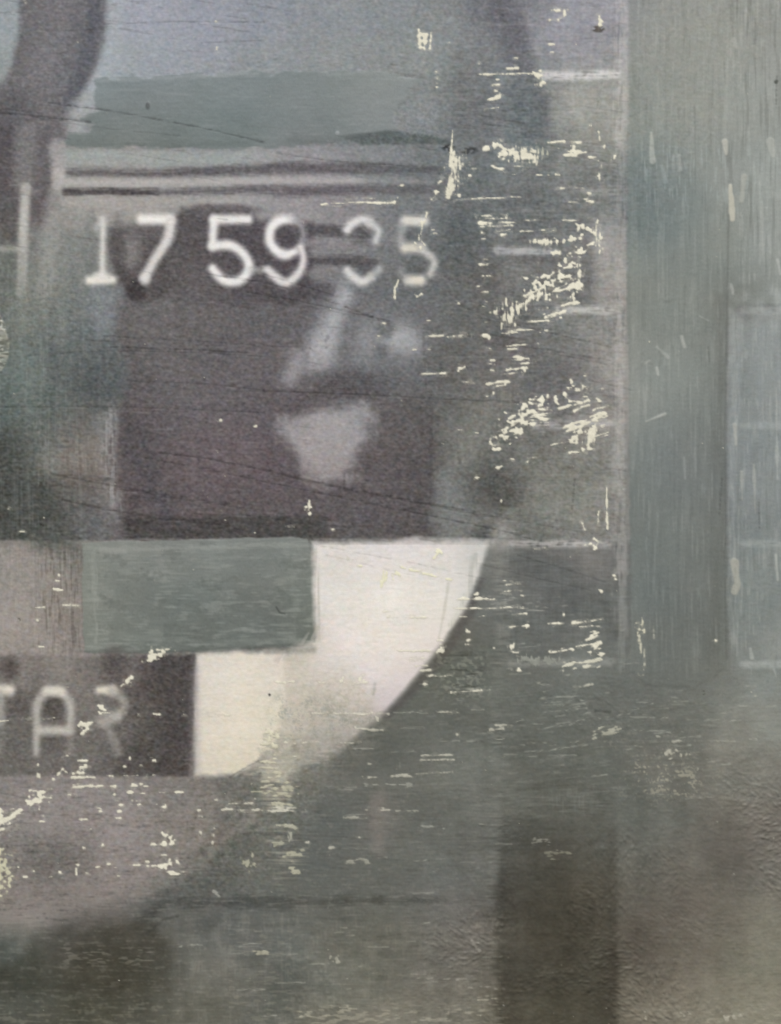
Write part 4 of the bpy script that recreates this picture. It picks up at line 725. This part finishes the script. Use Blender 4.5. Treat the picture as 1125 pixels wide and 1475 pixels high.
# left ruin of the wedge: ladder of cream
for v in range(1056, 1128, 7):
    line(374 + (v * 7) % 13, 396 + (v * 5) % 9, v + (v % 3), 2.4, v + 1, 1.4, 'h', (206, 201, 178))
chip([(391,1058),(394,1075)], [7,7], .9, 'c', (218,213,188)); chip([(388,1062),(398,1060)], 6, .6, 'c', (218,213,188))
# right
line(745, 760, 876, 2.6, 876, .9); line(745, 758, 903, 6, 903, 1.0); line(770, 790, 876, 2, 875, 1.0); line(790, 812, 899, 3, 898, .9); line(825, 866, 898, 4.6, 892, .6, 's'); line(835, 864, 903, 3, 902, .9); chip([(848,920),(856,914),(862,912)], [6,9,4], .7, 's'); line(830, 866, 931, 4, 926, .8, 's'); chip([(850,940),(858,934),(866,942)], [8,9,6], .8, 's'); line(792, 825, 940, 4, 936, .8, 's'); line(745, 760, 944, 4, 942, 1.0); line(815, 862, 957, 7, 951, 1.3, 's', (206,203,184)); line(745, 800, 952, 6, 951, 1.5, 'v', (140,142,133)); dots([(812,886,2,3),(1031,923,3,3),(811,966,3,4),(1088,1003,3,3)], .4)
chip([(919,910),(924,905),(929,910)], [6,9,5], .6, 'c', (206,202,180)); chip([(925,890),(925,904)], [2,4], .5, 'v', (206,202,180)); chip([(920,915),(923,940)], [4,2.5], .6, 'v', (196,193,174)); chip([(928,935),(927,965)], [2.5,3], .7, 'v', (176,175,160)); chip(arc(923, 970, 4, 4, 0, 300, 6), 2.6, .5, 'c', (150,150,138)); chip([(941,902),(942,920)], 2.2, .7, 'v', (170,170,158))
cg = (190, 188, 172)
line(827, 855, 990, 3, 986, .7, 's', cg)
for k, (u0, u1, v0, v1) in enumerate([(780,830,1005,1003),(785,840,1012,1009),(800,843,1017,1013),(785,845,1026,1020),(800,850,1032,1026),(776,850,1050,1040),(800,860,1043,1034),(845,910,1038,1027),(905,962,1033,1034),(910,962,1052,1053),(918,940,1011,1013),(755,800,1083,1080),(790,845,1080,1073),(760,830,1090,1088),(1042,1080,1018,1017),(1042,1060,1038,1038),(1102,1118,1018,1017)]):
    put(cap([(u0, v0), (u1, v1)], [2.2, 3.6], 1.4, 1.2, wn=N_cs), (170,171,160), .85, None, .08, brk(N_cs, -.7, .9))
chip([(858,1058),(868,1055),(880,1054),(894,1050)], [6,9,9,5], 1.1, 's', (205,202,180));  chip([(966,1085),(980,1090),(992,1086)], [8,7,4], 1.1, 'c', (205,201,182)); dots([(975,1068,14,4),(950,1062,10,3),(1003,1110,4,5)], 1.0, col=cg)
put(poly([(900,1100),(940,1092),(1000,1105),(1012,1125),(990,1146),(930,1142),(905,1125)], 16, 8), (178,173,152), .62, None, .10, brk(N_gr * .8 + N_h2 * .3 + .5 * N_m, .45, 1.5))  # glints of the canvas weave painted in as pale grains, spread fainter below
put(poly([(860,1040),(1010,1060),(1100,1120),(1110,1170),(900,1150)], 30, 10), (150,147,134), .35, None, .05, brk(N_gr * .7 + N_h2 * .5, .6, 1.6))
chip([(770,1214),(790,1211)], [7,6], 1.3, 'h', (160,158,146)); line(790, 815, 1230, 5, 1228, 1.6, 'h', (140,138,120)); chip([(930,1458),(931,1470)], 4, 1.0, 'v', (176,170,152)); chip([(980,1461),(992,1460)], 4, 1.1, 'c', (170,165,148)); chip([(1044,1466),(1050,1470)], 4, .9, 'c', (184,179,162)); chip([(1060,1466),(1068,1463)], 4, 1.2, 'c', (168,163,147)); dots([(1057,1259,3,3),(725,1448,4,3)], .4, col=(214,211,200))
line(370, 382, 1373, 6, 1372, 1.0, col=(190,186,164)); chip([(476,1373),(482,1380)], [6,6], 1.4, 'c', (176,173,156)); line(262, 292, 1362, 4, 1361, 1.2, col=(150,150,140)); chip([(640,1452),(646,1460)], 3.5, .6, 'c', (168,162,146))
chip([(683,1360),(690,1370)], [6,4], 1.2, 'c', (140,136,126)); line(600, 680, 1410, 3, 1411, 1.4, 'h', (156,152,140)); line(675, 725, 1422, 3, 1423, 1.2, 'h', (150,146,134)); line(430, 475, 1461, 4, 1460, 1.3, col=(184,180,160)); line(475, 520, 1455, 4, 1454, 1.4, col=(176,171,152)); line(690, 712, 1440, 5, 1441, 1.2, col=(176,170,150))
# countless fine specks
spk = gnoise(1.2, .75, seed=71)
den = 3.65 - .75 * sst(VV, 1110, 1135) * sst(VV, 1190, 1165) * sst(UU, 420, 380) * sst(UU, 130, 160) - .25 * sst(VV, 1400, 1460) - .2 * sst(UU, 700, 740) * sst(UU, 905, 880) * sst(VV, 900, 300)
spF = (spk - den) * 1.3
CHF = np.where(spF > CHF, spF, CHF); CHC = np.where((spF >= CHF)[..., None], np.array((206, 203, 186), np.float32), CHC)
cov = .96 * sst(CHF - .14 * N_fine - .08 * N_grain, .08, .62)
dull = sst(VV, 960, 1040) * sst(UU, 400, 460) * .38 + sst(VV, 1110, 1130) * sst(UU, 250, 300) * sst(UU, 460, 400) * .25
CHC = CHC * (1 - dull[..., None]) + (COL * .9 + 12) * dull[..., None]
CHC = CHC + (N_c * 3.5 + N_l * 3 + N_fine * 2)[..., None]
halo = .30 * sst(CHF + .3 * N_fine + .25 * N_ch, -.5, .25)
COL = COL * (1 - halo[..., None]) + (CHC * .8 + 4) * halo[..., None]
COL = COL * (1 - cov[..., None]) + CHC * cov[..., None]
HGT += .13 * cov
GLO *= 1 - cov
COL = np.clip(COL, 8, 250)
# ---- relief of the film ------------------------------------------------------------------
rough_zone = np.clip(sst(UU, 880, 935) * sst(VV, 1085, 1180) + .75 * sst(VV, 1290, 1340) * sst(UU, 590, 640) * sst(UU, 745, 715)
                     + .5 * sst(VV, 1120, 1220) * sst(UU, 715, 730) + .3 * sst(VV, 960, 1010) * sst(UU, 600, 700) + .45 * sst(VV, 1330, 1400) * sst(UU, 340, 420), 0, 1)
ia = gnoise(2.3, 1.3, 0.6, seed=81); ib = gnoise(2.2, 1.2, -0.2, seed=82); ic = gnoise(1.3, 2.4, seed=85)
k1 = sst(gnoise(30, 22, seed=86), -.5, .5); k2 = sst(gnoise(26, 26, seed=87), .2, .9)
imp = (ia * k1 + ib * (1 - k1)) * (1 - k2) + ic * k2 + .35 * N_c
imp = np.maximum(imp, -.8) * (.25 + .95 * sst(gnoise(34, 26, seed=88), -.9, 1.2))
vz = sst(UU, 905, 915) * sst(VV, 1010, 950)
HGT += .15 * imp * rough_zone
HGT += vz * (.022 * N_v2 + .018 * N_v + .05 * np.maximum(gnoise(2.0, 3.2, seed=83) - 1.2, 0) + .05 * sst(UU, 1040, 1070) * np.maximum(gnoise(1.5, 6, seed=84) - .9, 0))
HGT += .011 * N_grain + .006 * N_h2 + .007 * N_v2 + .02 * N_m * np.clip(GLO, 0, 1)
weave = np.sin(UU * (2 * math.pi / 4.3) + .5 * N_w2) * np.sin(VV * (2 * math.pi / 4.1) + .5 * N_w1)
HGT += (.007 + .042 * sst(VV, 1000, 1080) * sst(UU, 700, 800)) * weave * (1 - vz)
HGT += .03

# ---- grid: fine inside the frame, coarser beyond it -------------------------------------------
def axis(n, st=1.3, out=5.0):
    a = np.arange(-10, n + 10 + st, st)
    l = np.arange(-MG + 2, -10 - out * .5, out); r = np.arange(a[-1] + out, n + MG - 3, out)
    return np.concatenate([l, a, r])
gu, gv = axis(PW), axis(PH)
nu, nv = len(gu), len(gv)
def sample(A, U, V):
    x = np.clip(U + MG, 0, RW - 1.001); y = np.clip(V + MG, 0, RH - 1.001)
    x0 = x.astype(int); y0 = y.astype(int); fx = (x - x0).astype(np.float32); fy = (y - y0).astype(np.float32)
    def row(r): return A[r][:, x0] * (1 - (fx[:, None] if A.ndim == 3 else fx)) + A[r][:, x0 + 1] * (fx[:, None] if A.ndim == 3 else fx)
    f = fy[:, None, None] if A.ndim == 3 else fy[:, None]
    return row(y0) * (1 - f) + row(y0 + 1) * f
lin = np.clip(COL / 255.0, 0, 1)
lin = np.where(lin <= .04045, lin / 12.92, ((lin + .055) / 1.055) ** 2.4).astype(np.float32)
VC = sample(lin, gu, gv)
VHt = sample(HGT, gu, gv)
VHt[0, :] = VHt[-1, :] = -1.0; VHt[:, 0] = VHt[:, -1] = -1.0         # the film turns down at the border
cu = (gu[:-1] + gu[1:]) / 2; cv = (gv[:-1] + gv[1:]) / 2
iu = np.clip(np.rint(cu + MG).astype(int), 0, RW - 1); iv = np.clip(np.rint(cv + MG).astype(int), 0, RH - 1)
CL = LAB[iv][:, iu].copy()
CM = sample(CHF, cu, cv) > .26

# every chip is one patch of cells that touch
comp = np.zeros(CM.shape, np.int32); sizes = [0]; nxt = 0
for y, x in np.argwhere(CM):
    if comp[y, x]: continue
    nxt += 1; stack = [(y, x)]; comp[y, x] = nxt; k = 0
    while stack:
        a, b = stack.pop(); k += 1
        for da in (-1, 0, 1):
            for db in (-1, 0, 1):
                p, q = a + da, b + db
                if 0 <= p < CM.shape[0] and 0 <= q < CM.shape[1] and CM[p, q] and not comp[p, q]:
                    comp[p, q] = nxt; stack.append((p, q))
    sizes.append(k)
sizes = np.array(sizes)
order = np.argsort(-sizes)
big = [c for c in order[:300] if sizes[c] >= 8]
P_chip0 = len(PARTS)
remap = np.zeros(len(sizes), np.int32)
for c in big:
    remap[c] = part('paint_chip', None, None, 'ground')
P_speck = part('paint_specks', 'countless tiny cream specks scattered over the surface', None, 'ground')
rm = remap[comp]
CL = np.where(CM, np.where(rm > 0, rm, P_speck), CL)

# ---- materials -----------------------------------------------------------------------------
def material(name, rough, spec, scale, bump, streak):
    m = bpy.data.materials.new(name); m.use_nodes = True
    nt = m.node_tree; N = nt.nodes; L = nt.links
    bs = N['Principled BSDF']
    at = N.new('ShaderNodeAttribute'); at.attribute_name = 'pigment'
    tc = N.new('ShaderNodeTexCoord'); mp = N.new('ShaderNodeMapping'); mp.inputs['Scale'].default_value = streak
    L.new(tc.outputs['Object'], mp.inputs['Vector'])
    n1 = N.new('ShaderNodeTexNoise'); n1.inputs['Scale'].default_value = scale; n1.inputs['Detail'].default_value = 4; n1.inputs['Roughness'].default_value = .62
    L.new(mp.outputs['Vector'], n1.inputs['Vector'])
    mr = N.new('ShaderNodeMapRange'); mr.inputs['From Min'].default_value = .25; mr.inputs['From Max'].default_value = .75
    mr.inputs['To Min'].default_value = .94; mr.inputs['To Max'].default_value = 1.06
    L.new(n1.outputs['Fac'], mr.inputs['Value'])
    mx = N.new('ShaderNodeVectorMath'); mx.operation = 'SCALE'
    L.new(at.outputs['Color'], mx.inputs[0]); L.new(mr.outputs['Result'], mx.inputs['Scale'])
    L.new(mx.outputs['Vector'], bs.inputs['Base Color'])
    n2 = N.new('ShaderNodeTexNoise'); n2.inputs['Scale'].default_value = 60; n2.inputs['Detail'].default_value = 3
    L.new(tc.outputs['Object'], n2.inputs['Vector'])
    m2 = N.new('ShaderNodeMapRange'); m2.inputs['To Min'].default_value = rough - .1; m2.inputs['To Max'].default_value = rough + .1
    L.new(n2.outputs['Fac'], m2.inputs['Value']); L.new(m2.outputs['Result'], bs.inputs['Roughness'])
    bs.inputs['Specular IOR Level'].default_value = spec
    bp = N.new('ShaderNodeBump'); bp.inputs['Strength'].default_value = bump; bp.inputs['Distance'].default_value = .0001
    L.new(n1.outputs['Fac'], bp.inputs['Height']); L.new(bp.outputs['Normal'], bs.inputs['Normal'])
    return m
MAT = {'print': material('printed_image', .62, .28, 1500, .5, (1, 1, 1.3)),
       'paint': material('oil_paint', .50, .36, 1100, .6, (1, 1, .6)),
       'ground': material('cream_ground', .75, .22, 1800, .6, (1, 1, 1))}
def plain(name, col, scale):
    m = bpy.data.materials.new(name); m.use_nodes = True
    nt = m.node_tree; bs = nt.nodes['Principled BSDF']; bs.inputs['Roughness'].default_value = .8
    n = nt.nodes.new('ShaderNodeTexNoise'); n.inputs['Scale'].default_value = scale; n.inputs['Detail'].default_value = 5
    r = nt.nodes.new('ShaderNodeValToRGB')
    r.color_ramp.elements[0].position = .3; r.color_ramp.elements[0].color = tuple(c * .8 for c in col) + (1,)
    r.color_ramp.elements[1].position = .7; r.color_ramp.elements[1].color = tuple(min(1, c * 1.12) for c in col) + (1,)
    nt.links.new(n.outputs['Fac'], r.inputs['Fac']); nt.links.new(r.outputs['Color'], bs.inputs['Base Color'])
    return m
M_LINEN = plain('raw_linen', (.52, .47, .37), 900)
M_WOOD = plain('pine_bar', (.45, .31, .18), 40)

# ---- objects ----------------------------------------------------------------------------------
col = sc.collection
root = bpy.data.objects.new('painting', None); col.objects.link(root)
root['label'] = 'weathered grey mixed media painting with digits 175935, letters TAR and chipped cream spots'
root['category'] = 'painting'

def link(name, me, parent, label=None):
    o = bpy.data.objects.new(name, me); col.objects.link(o); o.parent = parent
    if label: o['label'] = label
    return o

def box_mesh(name, x0, x1, y0, y1, z0, z1, b, mat):
    import bmesh
    bm = bmesh.new(); bmesh.ops.create_cube(bm, size=1.0)
    for v in bm.verts:
        v.co = ((x0 + x1) / 2 + v.co.x * (x1 - x0), (y0 + y1) / 2 + v.co.y * (y1 - y0), (z0 + z1) / 2 + v.co.z * (z1 - z0))
    bmesh.ops.bevel(bm, geom=bm.edges[:], offset=b, segments=2, affect='EDGES')
    me = bpy.data.meshes.new(name); bm.to_mesh(me); bm.free(); me.materials.append(mat)
    return me

X = lambda u: (u - CX) * S
Z = lambda v: ZC + (CY - v) * S
xl, xr, zt, zb = X(gu[0]), X(gu[-1]), Z(gv[0]), Z(gv[-1])
link('canvas_panel', box_mesh('canvas_panel', xl, xr, .0009, .0040, zb, zt, .0006, M_LINEN), root, 'cream linen faced panel under the paint')
for nm, a in (('stretcher_bar', (xl + .002, xr - .002, .0041, .024, zt - .047, zt - .002)), ('stretcher_bar', (xl + .002, xr - .002, .0041, .024, zb + .002, zb + .047)),
              ('stretcher_bar', (xl + .002, xl + .047, .0041, .024, zb + .0475, zt - .0475)), ('stretcher_bar', (xr - .047, xr - .002, .0041, .024, zb + .0475, zt - .0475))):
    link(nm, box_mesh(nm, *a, .002, M_WOOD), root)

PX = np.broadcast_to(((gu - CX) * S)[None, :], (nv, nu)); PZ = np.broadcast_to((ZC + (CY - gv) * S)[:, None], (nv, nu)); PY = -VHt * .001
POS = np.stack([PX, PY, PZ], -1).reshape(-1, 3).astype(np.float32)
VCF = np.concatenate([VC.reshape(-1, 3), np.ones((nu * nv, 1), np.float32)], 1).astype(np.float32)
idx = (np.arange(nv - 1)[:, None] * nu + np.arange(nu - 1)[None, :])
flat = CL.ravel(); srt = np.argsort(flat, kind='stable'); lab_s = flat[srt]; cell = idx.ravel()[srt]
cuts = np.searchsorted(lab_s, np.arange(len(PARTS) + 1))

def film(name, c, mat):
    q = np.stack([c, c + nu, c + nu + 1, c + 1], 1)              # seen from the front: down, right, up
    vid, inv = np.unique(q.ravel(), return_inverse=True)
    me = bpy.data.meshes.new(name); n = len(c)
    me.vertices.add(len(vid)); me.vertices.foreach_set('co', POS[vid].ravel())
    me.loops.add(4 * n); me.loops.foreach_set('vertex_index', inv.ravel().astype(np.int32))
    me.polygons.add(n); me.polygons.foreach_set('loop_start', np.arange(0, 4 * n, 4, dtype=np.int32))
    me.update(calc_edges=True)
    a = me.color_attributes.new('pigment', 'FLOAT_COLOR', 'POINT'); a.data.foreach_set('color', VCF[vid].ravel())
    me.materials.append(mat)
    return me

OBJ = {}
for i, (name, label, par, surf) in enumerate(PARTS):
    c = cell[cuts[i]:cuts[i + 1]]
    if len(c) == 0: continue
    o = link(name, film(name, c, MAT[surf]), OBJ.get(par, root), label)
    if name == 'paint_specks': o['kind'] = 'stuff'
    OBJ[i] = o
